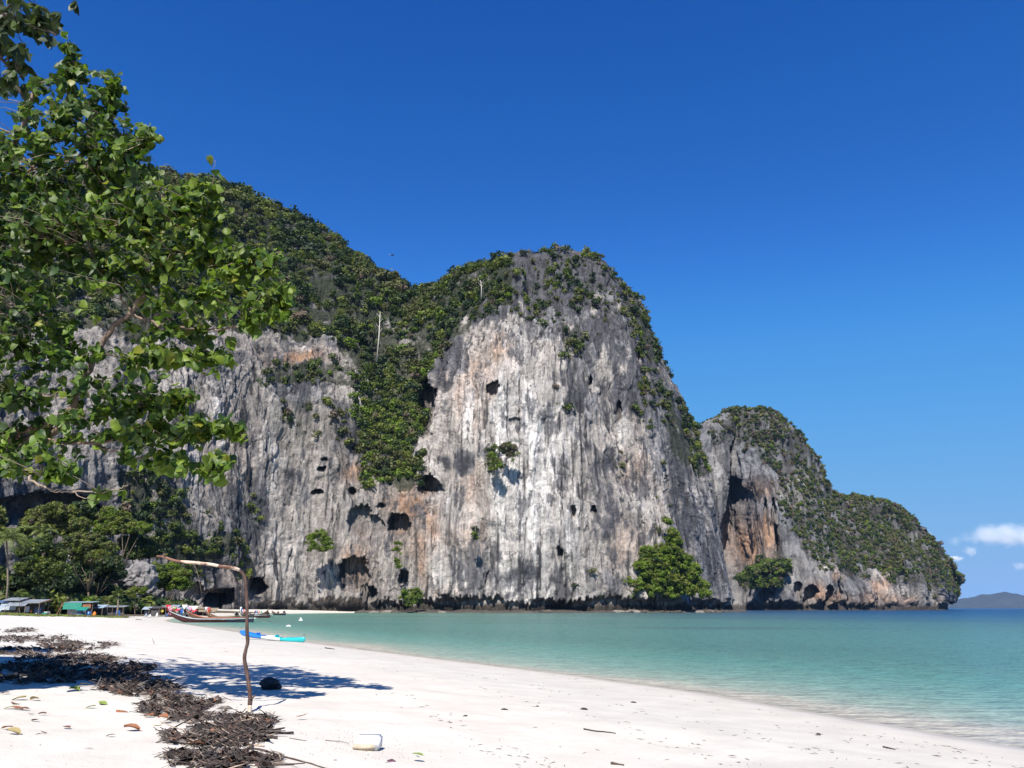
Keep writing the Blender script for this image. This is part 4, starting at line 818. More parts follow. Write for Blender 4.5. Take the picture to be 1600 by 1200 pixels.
hut('beach_shack', 'low shack patched with blue-grey sheets, rust-edged iron roof, at the far left', -6, 67, 142, 0, 0, 4,
    [(.12, .52, 2.25, 2.75, -.3, 2.4, CORR, 10), (.40, .98, 1.85, 2.45, -.5, 2.6, CORR, 14), (-.1, .2, 1.9, 2.3, 0, 2, TARPB, 0), (.30, .72, 1.35, 1.9, -1.3, -.2, CORR, 9)],
    [(.10, .45, .7, 2.0, .3, TARPW, -.5), (.0, .12, .2, 1.5, .4, TARPB, 0), (.45, .95, .0, 1.7, 1.6, DARK, 0), (.0, .5, .0, .8, .5, DARK, 0), (.62, .72, .3, 1.3, .2, TARPW, 0), (.76, .9, .1, 1.1, 1.3, TARPB, 0)],
    [(.02, 0, 1.9), (.5, -.1, 1.9), (.72, -1.1, 1.3), (.96, -.3, 1.9), (.3, -1.2, 1.3), (.98, 2.3, 2.4)],
    extra=[pole(.97, -.5, 1.83, 1.0, 2.6, 2.44, RUST, .08, 'roof_edge'), pole(.22, -3, .1, .38, -1.8, 1.1, WHT, .05, 'pole')])
hut('beach_shack', 'shack with a bright green tarpaulin and pale roof edge beside the olive tree', 96, 147, 148, 0, 0, 4,
    [(.10, .98, 2.35, 2.5, -.3, 2.2, CORRB, 12), (.62, .95, 1.0, 1.55, -1.8, -.5, TARPG, 0)],
    [(.10, .66, 1.15, 2.25, -.25, TARPG, -.15), (.66, .92, 1.3, 2.2, .0, RUST, 0), (.2, .9, .0, 1.2, .8, TARPW, 0), (.03, .95, .0, 2.3, 2.1, DARK, 0), (.5, .75, .2, 1.0, .3, TARPB, 0)],
    [(.03, -.3, 2.3), (.35, 0, 2.3), (.66, -.2, 2.3), (.98, 0, 2.3), (.95, -1.8, 1.0)],
    extra=[pole(-.04, -.6, .3, .10, -.3, 2.3, RUST, .06, 'pole')])
hut('beach_shack', 'small lean-to with a pale blue iron roof right of the green tarpaulin', 139, 166, 150, 0, 0, 3,
    [(.0, .9, 1.55, 2.1, -.3, 1.8, CORRB, 8)], [(.15, .95, 0, 1.6, 1.2, DARK, 0), (.0, .35, .1, 1.0, .2, TARPB, 0)], [(.03, -.2, 1.6), (.88, -.2, 1.6), (.88, 1.7, 2)])
hut('beach_shack', 'dark little hut with a flat grey roof behind the young palm', 161, 196, 172, 0, 0, 3,
    [(.0, 1.0, 1.75, 2.05, -.4, 2.0, CORR, 10)], [(.05, .95, 0, 1.7, .6, DARK, 0)], [(.03, -.3, 1.8), (.5, -.3, 1.8), (.97, -.3, 1.8)])
hut('beach_shack', 'grey tarpaulin hut right of the leafy shrub', 224, 252, 186, 0, 0, 3,
    [(.0, .45, 1.5, 2.1, -.4, .9, TARPW, 0), (.35, 1.0, 1.75, 2.2, -.2, 2, DARK, 6)], [(.4, .95, .1, 1.7, .2, DARK, 0), (.05, .3, 0, 1.2, .7, TARPW, 0)], [(.02, -.4, 1.5), (.42, -.3, 1.6), (.98, -.2, 1.8)])
hut('open_shelter', 'open wooden shelter on thin posts with dark roof beneath the vivid green tree', 249, 274, 190, 0, 0, 3,
    [(.0, 1.0, 2.15, 2.5, -.4, 2.2, CORR, 9)], [(.3, .98, 0, 2.0, 1.8, DARK, 0), (.4, .6, .1, .8, .4, TARPB, 0)], [(.03, -.3, 2.2), (.25, -.3, 2.2), (.5, -.3, 2.2), (.75, -.3, 2.2), (.97, -.3, 2.2)], 'shelter',
    extra=[pole(0, -.35, 2.0, 1, -.35, 1.95, RUST, .06, 'beam')])
hut('open_shelter', 'long shelter with sagging blue and white roofs directly behind the boats', 267, 309, 200, 0, 0, 3,
    [(-.05, .3, 2.0, 2.75, -.8, 1.4, CORRB, 8), (.25, .7, 1.9, 2.3, -.5, 1.9, TARPB, 0), (.28, .68, 1.95, 2.1, -.7, -.1, CORRB, 8), (.62, .98, 1.75, 2.5, -.6, 1.2, WHT, 7)],
    [(.1, .95, 0, 1.8, 1.9, DARK, 0), (.3, .55, .1, 1.0, .9, TARPW, 0)], [(.02, -.5, 2.0), (.15, -.4, 2.0), (.36, -.5, 1.9), (.55, -.5, 1.9), (.75, -.5, 1.8), (.96, -.5, 1.8)], 'shelter')
hut('thatched_awning', 'low brown thatched awning in front of the dark cave mouth', 304, 342, 225, 0, 0, 3,
    [(.0, .95, 1.1, 2.1, -1.2, 1.8, THATCH, 0), (.05, .6, 1.9, 2.3, .2, 1.8, THATCH, 0)], [(.1, .6, 0, 1.2, 1.6, DARK, 0)], [(.03, -1, 1.1), (.45, -1, 1.1), (.92, -1, 1.1), (.5, 1.5, 2)], 'awning')

# bits and pieces lying round the huts
def lump(name, label, cat, px, py, D, size, mm, kind='crate', lift=0.0):
    x = float(ray(px, py)[0] / ray(px, py)[1]) * D; g = gz(x, D) + lift; w, d_, h = size; m = MB()
    if kind == 'crate':
        m.box((0, 0, .03), (w, d_, .06)); 
        for s in (-1, 1): m.box((s * (w / 2 - .02), 0, h / 2 + .03), (.04, d_, h)); m.box((0, s * (d_ / 2 - .02), h / 2 + .03), (w - .08, .04, h))
        m.box((0, -d_ / 2 - .012, h * .96), (w + .04, .03, .07)); m.box((0, d_ / 2 + .012, h * .96), (w + .04, .03, .07))
    elif kind == 'drum':
        m.tube([(0, 0, 0), (0, 0, .05), (0, 0, h * .33), (0, 0, h * .36), (0, 0, h * .64), (0, 0, h * .67), (0, 0, h * .97), (0, 0, h)], [w * .48, w * .5, w * .5, w * .53, w * .53, w * .5, w * .5, w * .46], 14)
    elif kind == 'basin':
        m.tube([(0, 0, h), (0, 0, h * .15), (0, 0, 0.02), (0, 0, .05), (0, 0, h * .9)], [w * .5, w * .36, w * .3, w * .28, w * .46], 14, cap=False); m.tube([(0, 0, .03), (0, 0, .05)], [w * .3, w * .3], 14)
    elif kind == 'sack':
        m.tube([(0, 0, 0), (0, .0, h * .2), (0.03, 0, h * .55), (0, 0, h * .82), (.02, 0, h * .88), (.04, 0, h)], [w * .42, w * .52, w * .46, w * .22, w * .12, w * .24], 9)
    o = m.build(name, mm, None, (x, D, g), smooth=kind != 'crate'); o.rotation_euler.z = rnd.uniform(-.5, .5); return tag(o, label, cat)
lump('plastic_basin', 'white basin on the sand in front of the dark trees', 'basin', 77, 934, 140, (1.0, 1, .35), WHT, 'basin', .3)
lump('plastic_crate', 'teal crate lying left of the driftwood heap', 'crate', 74, 939, 134, (.8, .6, .45), TEAL)
lump('cloth_sack', 'pink cloth bundle between the teal crate and the driftwood heap', 'bundle', 81, 938, 136, (.5, .5, .35), PINK, 'sack')
lump('plastic_basin', 'large white upturned basin in front of the green tarpaulin', 'basin', 126, 936, 143, (1.4, 1, .4), WHT, 'basin')
lump('water_drum', 'blue drum right of the green tarpaulin shack', 'drum', 142, 936, 147, (.7, .7, .9), BLU, 'drum')
lump('cloth_sack', 'bright orange sack under the pale blue lean-to', 'sack', 151, 934, 148, (.65, .5, .75), ORG, 'sack', .2)
lump('water_drum', 'blue drum with white top beside the dark little hut', 'drum', 187, 937, 168, (.8, .7, 1.1), BLU, 'drum')
lump('cloth_sack', 'small white sack by the door of the blue-grey shack', 'sack', 60, 934, 139, (.4, .4, .35), WHT, 'sack')
lump('cloth_sack', 'small orange bundle under the rusty roof edge', 'bundle', 52, 932, 141, (.35, .3, .35), ORG, 'sack', .4)
lump('cloth_sack', 'white sack in front of the grey tarpaulin hut', 'sack', 237, 939, 182, (.6, .5, .55), WHT, 'sack')
lump('cloth_sack', 'white sack leaning at the left post of the open shelter', 'sack', 248, 938, 186, (.55, .5, .9), WHT, 'sack')
lump('plastic_crate', 'yellow crate on a table inside the open shelter', 'crate', 256, 934, 190, (.5, .4, .45), YEL, 'crate', .95)
lump('cloth_sack', 'pale cloth hanging beside the blue-white roofs', 'cloth', 231, 938, 183, (.45, .4, .7), TARPW, 'sack')
t = empty('driftwood_heap', ground_pt(94, 942), 'heap of grey poles and driftwood left of the green tarpaulin shack', 'driftwood heap'); r_ = random.Random(5)
for k in range(22):
    m = MB(); a = r_.uniform(-.6, .9); L = r_.uniform(.8, 2.6); cx, cy, cz = r_.uniform(-1.3, 1.3), r_.uniform(-.6, .6), r_.uniform(.05, .5); m.tube([(cx - L / 2 * cos(a), cy, max(.02, cz - .3 * L * abs(sin(a)))), (cx + L / 2 * cos(a), cy + r_.uniform(-.4, .4), cz + .3 * L * abs(sin(a)))], r_.uniform(.03, .07), 5); m.build('stick', WOOD if k % 3 else WHITEBARK, t)
# creeping beach grass in front of the huts
r = np.random.default_rng(12); V_ = []; n_ = 2600
pxs = r.uniform(-30, 200, n_); Ds = np.interp(pxs, [-30, 60, 110, 200], [128, 130, 140, 158]) + r.normal(0, 3.2, n_) * np.interp(pxs, [0, 70, 200], [1.2, .9, .4])
gx = (pxs - 800) / FOC * Ds / CP * 1.0; xx, yy, _ = ray(pxs, 940); gx = xx / yy * Ds; gzz = sand_z(gx, Ds)
for a_, b_, c_ in zip(gx, Ds, gzz):
    for k in range(2):
        th = r.uniform(0, pi); s_ = r.uniform(.10, .26); dx, dy = cos(th) * s_, sin(th) * s_; hh = r.uniform(.10, .32); ox, oy = r.normal(0, .2, 2)
        V_.append([(a_ - dx + ox, b_ - dy + oy, c_ - .02), (a_ + dx + ox, b_ + dy + oy, c_ - .02), (a_ + dx * .7 + ox + .05, b_ + dy * .7 + oy, c_ + hh), (a_ - dx * .8 + ox, b_ - dy * .8 + oy + .06, c_ + hh)])
V_ = np.array(V_); o = link('beach_grass', np_mesh('beach_grass', V_.reshape(-1, 3), [np.arange(len(V_) * 4).reshape(-1, 4)], [G_LITE, G_VIVID, G_DRY, G_OLIVE], pick(r, len(V_), [.25, .3, .2, .25])))
tag(o, 'strip of green creeping grass along the top of the beach in front of the shacks', 'grass', kind='stuff')

# ================================================================== long-tail boats
HULLR = plain('maroon_hull_paint', (.050, .008, .009), .75, .3, 2); HULLB = plain('brown_varnished_hull', (.12, .06, .035), .5, .3, 2); HULLD = plain('dark_blue_hull_paint', (.018, .02, .05), .5, .2, 2); RAIL = plain('pale_gunwale_paint', (.55, .62, .66), .5, .15, 2)
DECK = plain('bare_deck_planks', (.38, .27, .18), .8, .3, 3); ENG = plain('oily_engine_metal', (.05, .045, .042), .5, .3, 5, 0, .5); SALMON = plain('salmon_paint', (.60, .22, .14), .6, .15, 3); LBLUE = plain('light_blue_cloth', (.35, .62, .75), .7, .15, 3)
def longtail(label, bow, stern, wl, hullm, sternm, railm, ribs, seed, engine=True, beam=1.7, rise=1.75, grp='long-tail boats moored at the beach'):
    """bow and stern are world x, y of the boat's ends at the waterline"""
    r = random.Random(seed); bx, by = bow; sx, sy = stern; L = math.hypot(bx - sx, by - sy); rz = math.atan2(by - sy, bx - sx)
    t = empty('longtail_boat', (sx, sy, wl), label, 'long-tail boat', grp, rz)
    N = 26; prof = []
    for i in range(N):
        s = i / (N - 1); x = s * L; w = beam / 2 * (min(1, .62 + 1.6 * s) if s < .25 else 1) * (1 - max(0, (s - .45) / .55) ** 2.2); w = max(w, .05)
        top = .50 + .12 * (1 - min(1, s * 4)) + (rise - .5) * max(0, (s - .55) / .45) ** 3.2; bot = -.22 + (rise * .80) * max(0, (s - .72) / .28) ** 2.2
        x += .0 + .55 * max(0, (s - .8) / .2) ** 2
        prof.append((x, w, top, bot))
    def skin(z0f, z1f, off=0.0):
        m = MB(); A = []
        for x, w, top, bot in prof:
            row = []
            for sg in (-1, 1):
                for q in (0, .35, .75, 1): 
                    f = z0f + (z1f - z0f) * q; row.append((x, sg * (w * (.45 + .55 * math.sqrt(max(0, f))) + off), bot + (top - bot) * f))
            A.append(row)
        vs = [v for row in A for v in row]; fs = []
        for i in range(N - 1):
            for k in (0, 1, 2):
                a = i * 8 + k; fs.append((a, a + 1, a + 9, a + 8)); a += 4; fs.append((a, a + 8, a + 9, a + 1))
            fs.append((i * 8, i * 8 + 8, i * 8 + 12, i * 8 + 4))
        fs.append((0, 4, 5, 6, 7, 3, 2, 1)); k = (N - 1) * 8; fs.append((k, k + 1, k + 2, k + 3, k + 7, k + 6, k + 5, k + 4))
        m.add(vs, fs, 0)
        for q in range(len(m.m)):
            pass
        return m
    m = skin(0, 1); 
    for q, f in enumerate(m.f):
        if np.mean([m.v[i][0] for i in f]) < L * .33: m.m[q] = 1
    m.build('hull', [hullm, sternm], t)
    m = MB(); 
    for sg in (-1, 1): m.tube([(x, sg * w, top + .02) for x, w, top, bot in prof], .045, 5)
    m.build('gunwale', railm, t)
    m = MB(); vs = []; 
    for x, w, top, bot in prof[1:20]: vs += [(x, -w * .93, .22), (x, w * .93, .22)]
    m.add(vs, [(2 * i, 2 * i + 2, 2 * i + 3, 2 * i + 1) for i in range(18)]); m.build('deck', DECK, t)
    for s in (.22, .38, .54, .68):
        i = int(s * (N - 1)); x, w, top, bot = prof[i]; m = MB(); m.box((x, 0, top - .04), (.22, w * 2, .05)); m.build('thwart', DECK if r.random() < .6 else railm, t)
    x, w, top, bot = prof[-1]; m = MB(); m.tube([(x - .5, 0, top - .45), (x, 0, top), (x + .22, 0, top + .55)], [.10, .09, .05], 6); m.build('prow_post', WOOD, t)
    if engine:
        m = MB(); m.box((.35, 0, .95), (.75, .42, .45)); m.box((.35, .0, 1.22), (.4, .3, .14)); m.tube([(.1, .25, 1.1), (-.1, .3, 1.3)], .07, 6); m.tube([(.6, -.12, 1.2), (.6, -.12, 1.42)], .12, 8); m.tube([(.35, 0, .45), (.35, 0, .8)], .09, 6)
        e = m.build('engine', ENG, t); m = MB(); m.tube([(0, 0, .9), (-2.8, .15, .1), (-3.6, .2, -.1)], [.045, .035, .03], 6); m.build('propeller_shaft', ENG, t); m = MB(); m.tube([(.7, 0, 1.0), (1.9, .1, 1.25)], .03, 5); m.build('tiller', ENG, t)
    for k, (mm, s) in enumerate(ribs):
        # sashes knotted round the prow: strips that hang and flutter
        i = min(N - 1, int(s * (N - 1))); x, w, top, bot = prof[i]; m = MB(); pz = top + .75; w0 = r.uniform(.34, .55); a = r.uniform(-.9, .9); ln = r.uniform(1.0, 1.8)
        pts = [(x + .05 * k, .1 * math.sin(k), pz)]
        for j in range(1, 6): pts.append((pts[-1][0] + a * .14 + .03 * r.random(), pts[-1][1] + r.uniform(-.08, .08), pts[-1][2] - ln / 5 * (1 if j > 1 else -.7)))
        vs = []; 
        for j, p_ in enumerate(pts): ww = w0 * (.5 + .5 * math.sin(j * 1.1 + .6)); vs += [(p_[0] - ww, p_[1], p_[2]), (p_[0] + ww * .2, p_[1] - .12, p_[2] + .03), (p_[0] + ww, p_[1] + .05, p_[2] + .06)]
        fs = []
        for j in range(5): fs += [(3 * j, 3 * j + 1, 3 * j + 4, 3 * j + 3), (3 * j + 1, 3 * j + 2, 3 * j + 5, 3 * j + 4)]
        m.add(vs, fs); m.build('prow_sash', mm, t)
    return t
def at(px, D): x, y, _ = ray(px, 955); return (float(x / y) * D, D)
longtail('nearest long-tail boat, maroon bow and dark blue stern, red and green sashes on its prow', at(270, 131), at(397, 133), 0, HULLR, HULLD, RAIL, [(RED, .97), (RED, .93), (GRN, .99), (PINK, .96), (BLU, .90), (RED, 1.0), (WHT, .95), (PINK, .98)], 1)
longtail('brown long-tail boat second from the viewer, pale blue and pink sashes', at(296, 150), at(388, 150), 0, HULLB, HULLB, SALMON, [(LBLUE, .97), (WHT, .94), (PINK, .98), (RED, .9), (LBLUE, .92), (ORG, .88), (WHT, 1.0)], 2)
longtail('brown long-tail boat third from the viewer, red and white sashes', at(324, 172), at(372, 166), 0, HULLB, HULLB, DECK, [(RED, .97), (RED, .93), (WHT, .99), (PINK, .95), (ORG, .9), (WHT, .9)], 3)
longtail('long-tail boat half behind the driftwood pole, white and blue ribbons on its prow', at(376, 205), at(420, 192), 0, HULLB, HULLR, RAIL, [(WHT, .97), (BLU, .93), (WHT, .99), (RED, .9), (LBLUE, .96)], 4)
longtail('long-tail boat with its pointed bow to the right and bundles of coloured cloth amidships', at(418, 225), at(386, 238), 0, HULLB, HULLB, RAIL, [(BLU, .5), (ORG, .6), (GRN, .68), (LBLUE, .72), (BLU, .45), (RED, .42)], 5, engine=False)
longtail('small dark long-tail boat farthest right, two engines standing up', at(426, 268), at(445, 262), 0, HULLD, HULLD, DECK, [], 6, rise=1.4)
o = lump('spare_engine', 'spare boat engine standing in the small dark boat', 'engine', 435, 952, 264.5, (.6, .5, .8), ENG, 'drum'); o.location.z = .35

# ================================================================== kayak
KB = plain('kayak_blue', (.02, .20, .66), .32, .05, 2); KW = plain('kayak_white', (.74, .80, .82), .35, .04, 2); KT = plain('kayak_teal', (.02, .46, .50), .32, .08, 2); KD = plain('kayak_black_fittings', (.03, .03, .035), .5, .1, 3)
a_ = P(374, 991, 57.0); b_ = ground_pt(476, 1004); a_ = np.array([a_[0], a_[1], max(0.06, gz(a_[0], a_[1]) + .02)]); b_[2] += .03
t = empty('kayak', (a_ + b_) / 2, 'blue, white and turquoise sit-on-top kayak at the water\'s edge', 'kayak', None, math.atan2(b_[1] - a_[1], b_[0] - a_[0])); KL = float(np.linalg.norm(b_[:2] - a_[:2])); t.rotation_euler.y = .075
t.location.z = (a_[2] + b_[2]) / 2
N = 40; M_ = 14
def kay(s0, s1, name, mm, par):
    m = MB(); n = max(4, int((s1 - s0) * N)); vs = []
    for i in range(n + 1):
        s = s0 + (s1 - s0) * i / n; u = 2 * s - 1; w = .38 * (1 - abs(u) ** 2.6) ** .8 + .015; z0 = .10 * max(0, abs(u) - .55) ** 1.5 / .45 ** 1.5; h = .30 + .06 * u * u
        deck = -.10 * math.exp(-((u + .28) / .17) ** 4) - .10 * math.exp(-((u - .30) / .17) ** 4)
        for k in range(M_):
            a = 2 * pi * k / M_; cy, cz = cos(a), sin(a); y = w * np.sign(cy) * abs(cy) ** .7; z = z0 + h * .5 + h * .5 * np.sign(cz) * abs(cz) ** .8 * (1 if abs(u) < .95 else .6)
            if cz > .3: z += deck * (1 if abs(cy) < .75 else 0)
            vs.append((u * KL / 2, y, z))
    fs = [(i * M_ + k, i * M_ + (k + 1) % M_, (i + 1) * M_ + (k + 1) % M_, (i + 1) * M_ + k) for i in range(n) for k in range(M_)]
    m.add(vs, fs); 
    if s0 == 0: m.f.append(tuple(range(M_))[::-1]); m.m.append(0)
    if s1 == 1: m.f.append(tuple(n * M_ + k for k in range(M_))); m.m.append(0)
    return m.build(name, mm, par, smooth=True)
o = kay(0, .40, 'hull_section', KB, t); o['label'] = 'blue bow section'
o = kay(.40, .68, 'hull_section', KW, t); o['label'] = 'white middle section'
o = kay(.68, 1, 'hull_section', KT, t); o['label'] = 'turquoise stern section'
for u in (-.42, .16):
    m = MB(); m.box((u * KL / 2, 0, .30), (.06, .36, .14), ry=-.2); m.box((u * KL / 2 + .22, 0, .22), (.42, .40, .05)); m.build('seat', KB if u < 0 else KT, t)
for u in (-.97, .97): m = MB(); m.tube([(u * KL / 2 - .06, 0, .52), (u * KL / 2, .0, .60), (u * KL / 2 + .06, 0, .52)], .018, 5); m.build('carry_handle', KD, t)

# floats in the bay
def buoy(label, px, py, w):
    x, y, z = ray(px, py); tt = (0.1 - EYE) / z; t = empty('mooring_buoy', (x * tt, y * tt, 0), label, 'buoy', 'white floats in the bay'); m = MB(); m.tube([(-w, 0, .02), (-w * .8, 0, .06), (0, 0, .1), (w * .8, 0, .06), (w, 0, .02)], [.05, w * .35, w * .45, w * .35, .05], 10); m.build('float', WHT, t, smooth=True); return t
for lab, a, b, w in [('white float nearest the boats\' sterns', 398, 966, .32), ('flat white float closest to the kayak', 451, 978, .30), ('white float with an upright block, farthest right of the three', 470, 969, .38)]:
    o = buoy(lab, a, b, w)
m = MB(); m.box((.0, 0, .38), (.3, .24, .34)); m.build('block', WHT, o)

# bird over the saddle
b0 = P(612, 399, 62); t = empty('soaring_bird', b0, 'dark bird with a pale tail gliding above the saddle of the ridge', 'bird'); m = MB()
m.tube([(.14, 0, .05), (.09, 0, .045), (0, 0, 0), (-.10, 0, -.05), (-.15, 0, -.09)], [.01, .028, .036, .022, .012], 7); m.build('body', ENG, t, smooth=True)
for s in (-1, 1):
    m = MB(); m.add([(.05, s * .02, .02), (.08, s * .15, .10), (.02, s * .26, .13), (-.04, s * .14, .07), (-.05, s * .02, .0)], [(0, 1, 2, 3, 4)]); m.add([(.05, s * .02, .012), (.08, s * .15, .092), (.02, s * .26, .122), (-.04, s * .14, .062), (-.05, s * .02, -.008)], [(4, 3, 2, 1, 0)]); m.build('wing', ENG, t)
m = MB(); m.box((-.19, 0, -.10), (.11, .07, .012), ry=-.4); m.build('tail', WHT, t); t.rotation_euler = (.35, .5, .9)
# ================================================================== foreground: leaning pole, driftwood, litter, leaves
def spline(pts, n):
    pts = np.array(pts, float); T = np.arange(len(pts)); return hermite(np.linspace(0, len(pts) - 1 - 1e-6, n), T, pts)
gb = ground_pt(390, 1112); Ds = gb[1]
POLE = plain('stripped_branch_bark', (.095, .052, .042), .75, .5, 9, .8)
POLEW = plain('barkless_wood', (.62, .52, .42), .7, .2, 14, .4)
m_, n_, l_, b_ = mat('patchy_peeled_branch'); tc = n_.new('ShaderNodeTexCoord'); nz = n_.new('ShaderNodeTexNoise'); nz.inputs['Scale'].default_value = 5.5; nz.inputs['Detail'].default_value = 4; l_.new(tc.outputs['Object'], nz.inputs[0])
rp = n_.new('ShaderNodeValToRGB'); rp.color_ramp.elements[0].position = .46; rp.color_ramp.elements[0].color = (.16, .08, .055, 1); rp.color_ramp.elements[1].position = .56; rp.color_ramp.elements[1].color = (.66, .52, .40, 1); l_.new(nz.outputs['Fac'], rp.inputs[0]); l_.new(rp.outputs[0], b_.inputs['Base Color']); b_.inputs['Roughness'].default_value = .8
PEEL = m_
t = empty('leaning_driftwood_pole', gb, 'tall crooked driftwood pole standing in the sand, its top bent left', 'driftwood pole')
pp = [(390, 1116, 0), (390.5, 1100, 0), (391, 1090, .02), (389, 1072, .0), (386, 1052, .04), (382, 1030, .02), (384, 1016, .0), (387, 1003, .05), (386, 985, .02), (386, 960, 0), (385.5, 935, .03), (384, 912, .0), (381, 899, .0), (373, 890, -.05)]
W = [P(a, b, Ds + c) for a, b, c in pp]; S_ = spline(W, 60); rad = np.interp(np.linspace(0, 1, 60), [0, .1, .3, .6, .9, 1], [.033, .034, .030, .028, .026, .025]) * (1 + .22 * vnoise(np.linspace(0, 34, 60), .5, .5))
m = MB(); m.tube([q - gb for q in S_[4:]], rad[4:], 10); m.build('pole', POLE, t, smooth=True)
m = MB(); m.tube([q - gb for q in S_[:5]], rad[:5] * .93, 10); m.build('barkless_foot', POLEW, t, smooth=True)
aa = [(374, 890.5, -.05), (362, 887, -.15), (345, 885, -.25), (330, 882, -.3), (312, 880, -.35), (295, 878.5, -.45), (275, 876.5, -.5), (262, 872.5, -.5), (254, 870, -.5), (245, 869, -.55)]
A_ = spline([P(a, b, Ds + c) for a, b, c in aa], 40); rad = np.interp(np.linspace(0, 1, 40), [0, .4, .8, 1], [.027, .024, .021, .015]) * (1 + .2 * vnoise(np.linspace(0, 16, 40), 1.5, .5))
m = MB(); m.tube([q - gb for q in A_], rad, 9); m.build('bent_arm', PEEL, t, smooth=True)
for pts in [[(391, 1094, 0), (395, 1090, -.03), (399, 1086, -.06)], [(258, 871, -.5), (257, 867, -.52), (256, 864, -.53)]]:
    m = MB(); m.tube([P(a, b, Ds + c) - gb for a, b, c in pts], [.018, .014, .008], 6); m.build('twig_stub', POLE, t, smooth=True)

# ---- wrack line of sticks and seagrass: each bigger stick is its own thing, the crumbs one mass
DRK = plain('dark_wet_driftwood', (.030, .022, .020), .85, .5, 7, .6); BRN = plain('brown_driftwood', (.085, .055, .045), .85, .5, 7, .6); GRY = plain('grey_driftwood', (.17, .145, .13), .85, .35, 7, .6); TAN = plain('pale_driftwood', (.40, .31, .24), .8, .25, 7, .5)
r = np.random.default_rng(5)
# heaps: (px, py, rx px, ry px, count weight, height m)
HEAPS = [(348, 1150, 80, 18, 1.8, .13), (385, 1128, 44, 9, .6, .11), (345, 1190, 84, 14, 1.2, .13), (280, 1100, 62, 12, 1.1, .08), (235, 1080, 50, 9, .7, .07), (312, 1104, 22, 6, .3, .07), (255, 1112, 40, 8, .5, .06),
         (60, 1000, 75, 7, .9, .08), (130, 1010, 55, 6, .8, .08), (40, 1018, 70, 6, .8, .07), (120, 1032, 80, 8, 1.1, .08), (200, 1045, 40, 6, .6, .07), (60, 1045, 60, 8, .7, .06), (150, 1058, 80, 8, 1.0, .07), (40, 1062, 60, 6, .5, .05), (190, 1070, 30, 6, .4, .05), (20, 985, 30, 4, .4, .06), (306, 1122, 44, 9, .7, .08), (215, 1074, 60, 10, .9, .07), (100, 1048, 110, 12, 1.2, .06)]
def heap_pt():
    w = np.array([h[4] for h in HEAPS]); h = HEAPS[r.choice(len(HEAPS), p=w / w.sum())]
    while True:
        u, v = r.uniform(-1.25, 1.25, 2); a_, b_ = h[0] + u * h[2], h[1] + v * h[3]
        if u * u + v * v < 1.5 * (.65 + .6 * float(vnoise(a_ / 26., b_ / 8., 2.5))) and float(vnoise(a_ / 11., b_ / 3.6, 7.5)) + .4 * float(vnoise(a_ / 4., b_ / 1.5, 1.5)) > -.05: break
    return h[0] + u * h[2], h[1] + v * h[3], h[5] * .38 * max(0, 1 - .6 * (u * u + v * v)), h
def make_stick(m, L, rad, n=5, crook=.12):
    k = 4 if L > .2 else 3; p = np.array([-L / 2, 0, 0.]); pts = [p.copy()]; a = 0
    for i in range(k - 1): a += r.normal(0, crook); p = p + np.array([cos(a), sin(a), r.normal(0, crook * .4)]) * L / (k - 1); pts.append(p.copy())
    m.tube(pts, [rad * q for q in np.linspace(1, .55, k)], n)
    return m
_gcache = {}
xs_ = np.linspace(-60, 720, 66); ys_ = np.linspace(972, 1215, 60); GP = np.array([[ground_pt(a, b) for b in ys_] for a in xs_])
def gp_fast(px, py):
    i = np.clip((px + 60) / 780 * 65, 0, 64.999); j = np.clip((py - 972) / 243 * 59, 0, 58.999); a, b = int(i), int(j); u, v = i - a, j - b
    return GP[a, b] * (1 - u) * (1 - v) + GP[a + 1, b] * u * (1 - v) + GP[a, b + 1] * (1 - u) * v + GP[a + 1, b + 1] * u * v
def flake(i):
    # flat scraps: dead leaves, bark and seagrass blades matted between the twigs
    px, py, hz, h = heap_pt(); c = gp_fast(px, py); L = r.uniform(.02, .07) * (1 if h[1] > 1080 else 1.5); a = r.uniform(0, pi); t1, t2 = r.normal(0, .5, 2)
    u = np.array([cos(a), sin(a), t1]) * L; w = np.array([-sin(a), cos(a), t2]) * L * r.uniform(.3, .8); return c + [0, 0, .01 + hz * r.random() + L * .3], u, w
FLK = []; FLM = []
for i in range(7000):
    c, u, w = flake(i); FLK.append([c - u, c - w * .9, c + u * .9, c + w]); FLM.append(int(r.choice(4, p=[.5, .33, .12, .05])))
FLK = np.array(FLK)
protos = []
for k in range(24):
    m = MB(); make_stick(m, 1.0, r.uniform(.022, .045), 6, .22)
    if k % 3 == 0:
        m.tube([(.1, 0, 0), (.22, .10, .05), (.3, .2, .08)], [.018, .014, .008], 5)
    protos.append([m.mesh('driftwood_stick', q, True) for q in (DRK, BRN, GRY, TAN)])
LAB = {0: 'dark stick tangled in the wrack heap on the white sand', 1: 'brown stick tangled in the wrack heap on the white sand', 2: 'grey weathered stick lying in the wrack heap', 3: 'pale barkless stick lying in the wrack heap'}
HNAME = ['main heap before the pole', 'heap at the pole\'s foot', 'heap at the bottom edge', 'upper brown heap left of the pole', 'heap joining the shaded wrack', 'small clump behind the upper heap', 'thin heap between the two big ones', 'top shaded wrack, left end', 'top shaded wrack, middle', 'second shaded strip', 'third shaded strip', 'right shaded strip', 'left part of the lower strip', 'lower shaded strip', 'lowest strip, left end', 'tip of the shaded wrack', 'farthest strip of wrack', 'drift between upper and main heap', 'strip where shade meets sun', 'broad shaded carpet of wrack']
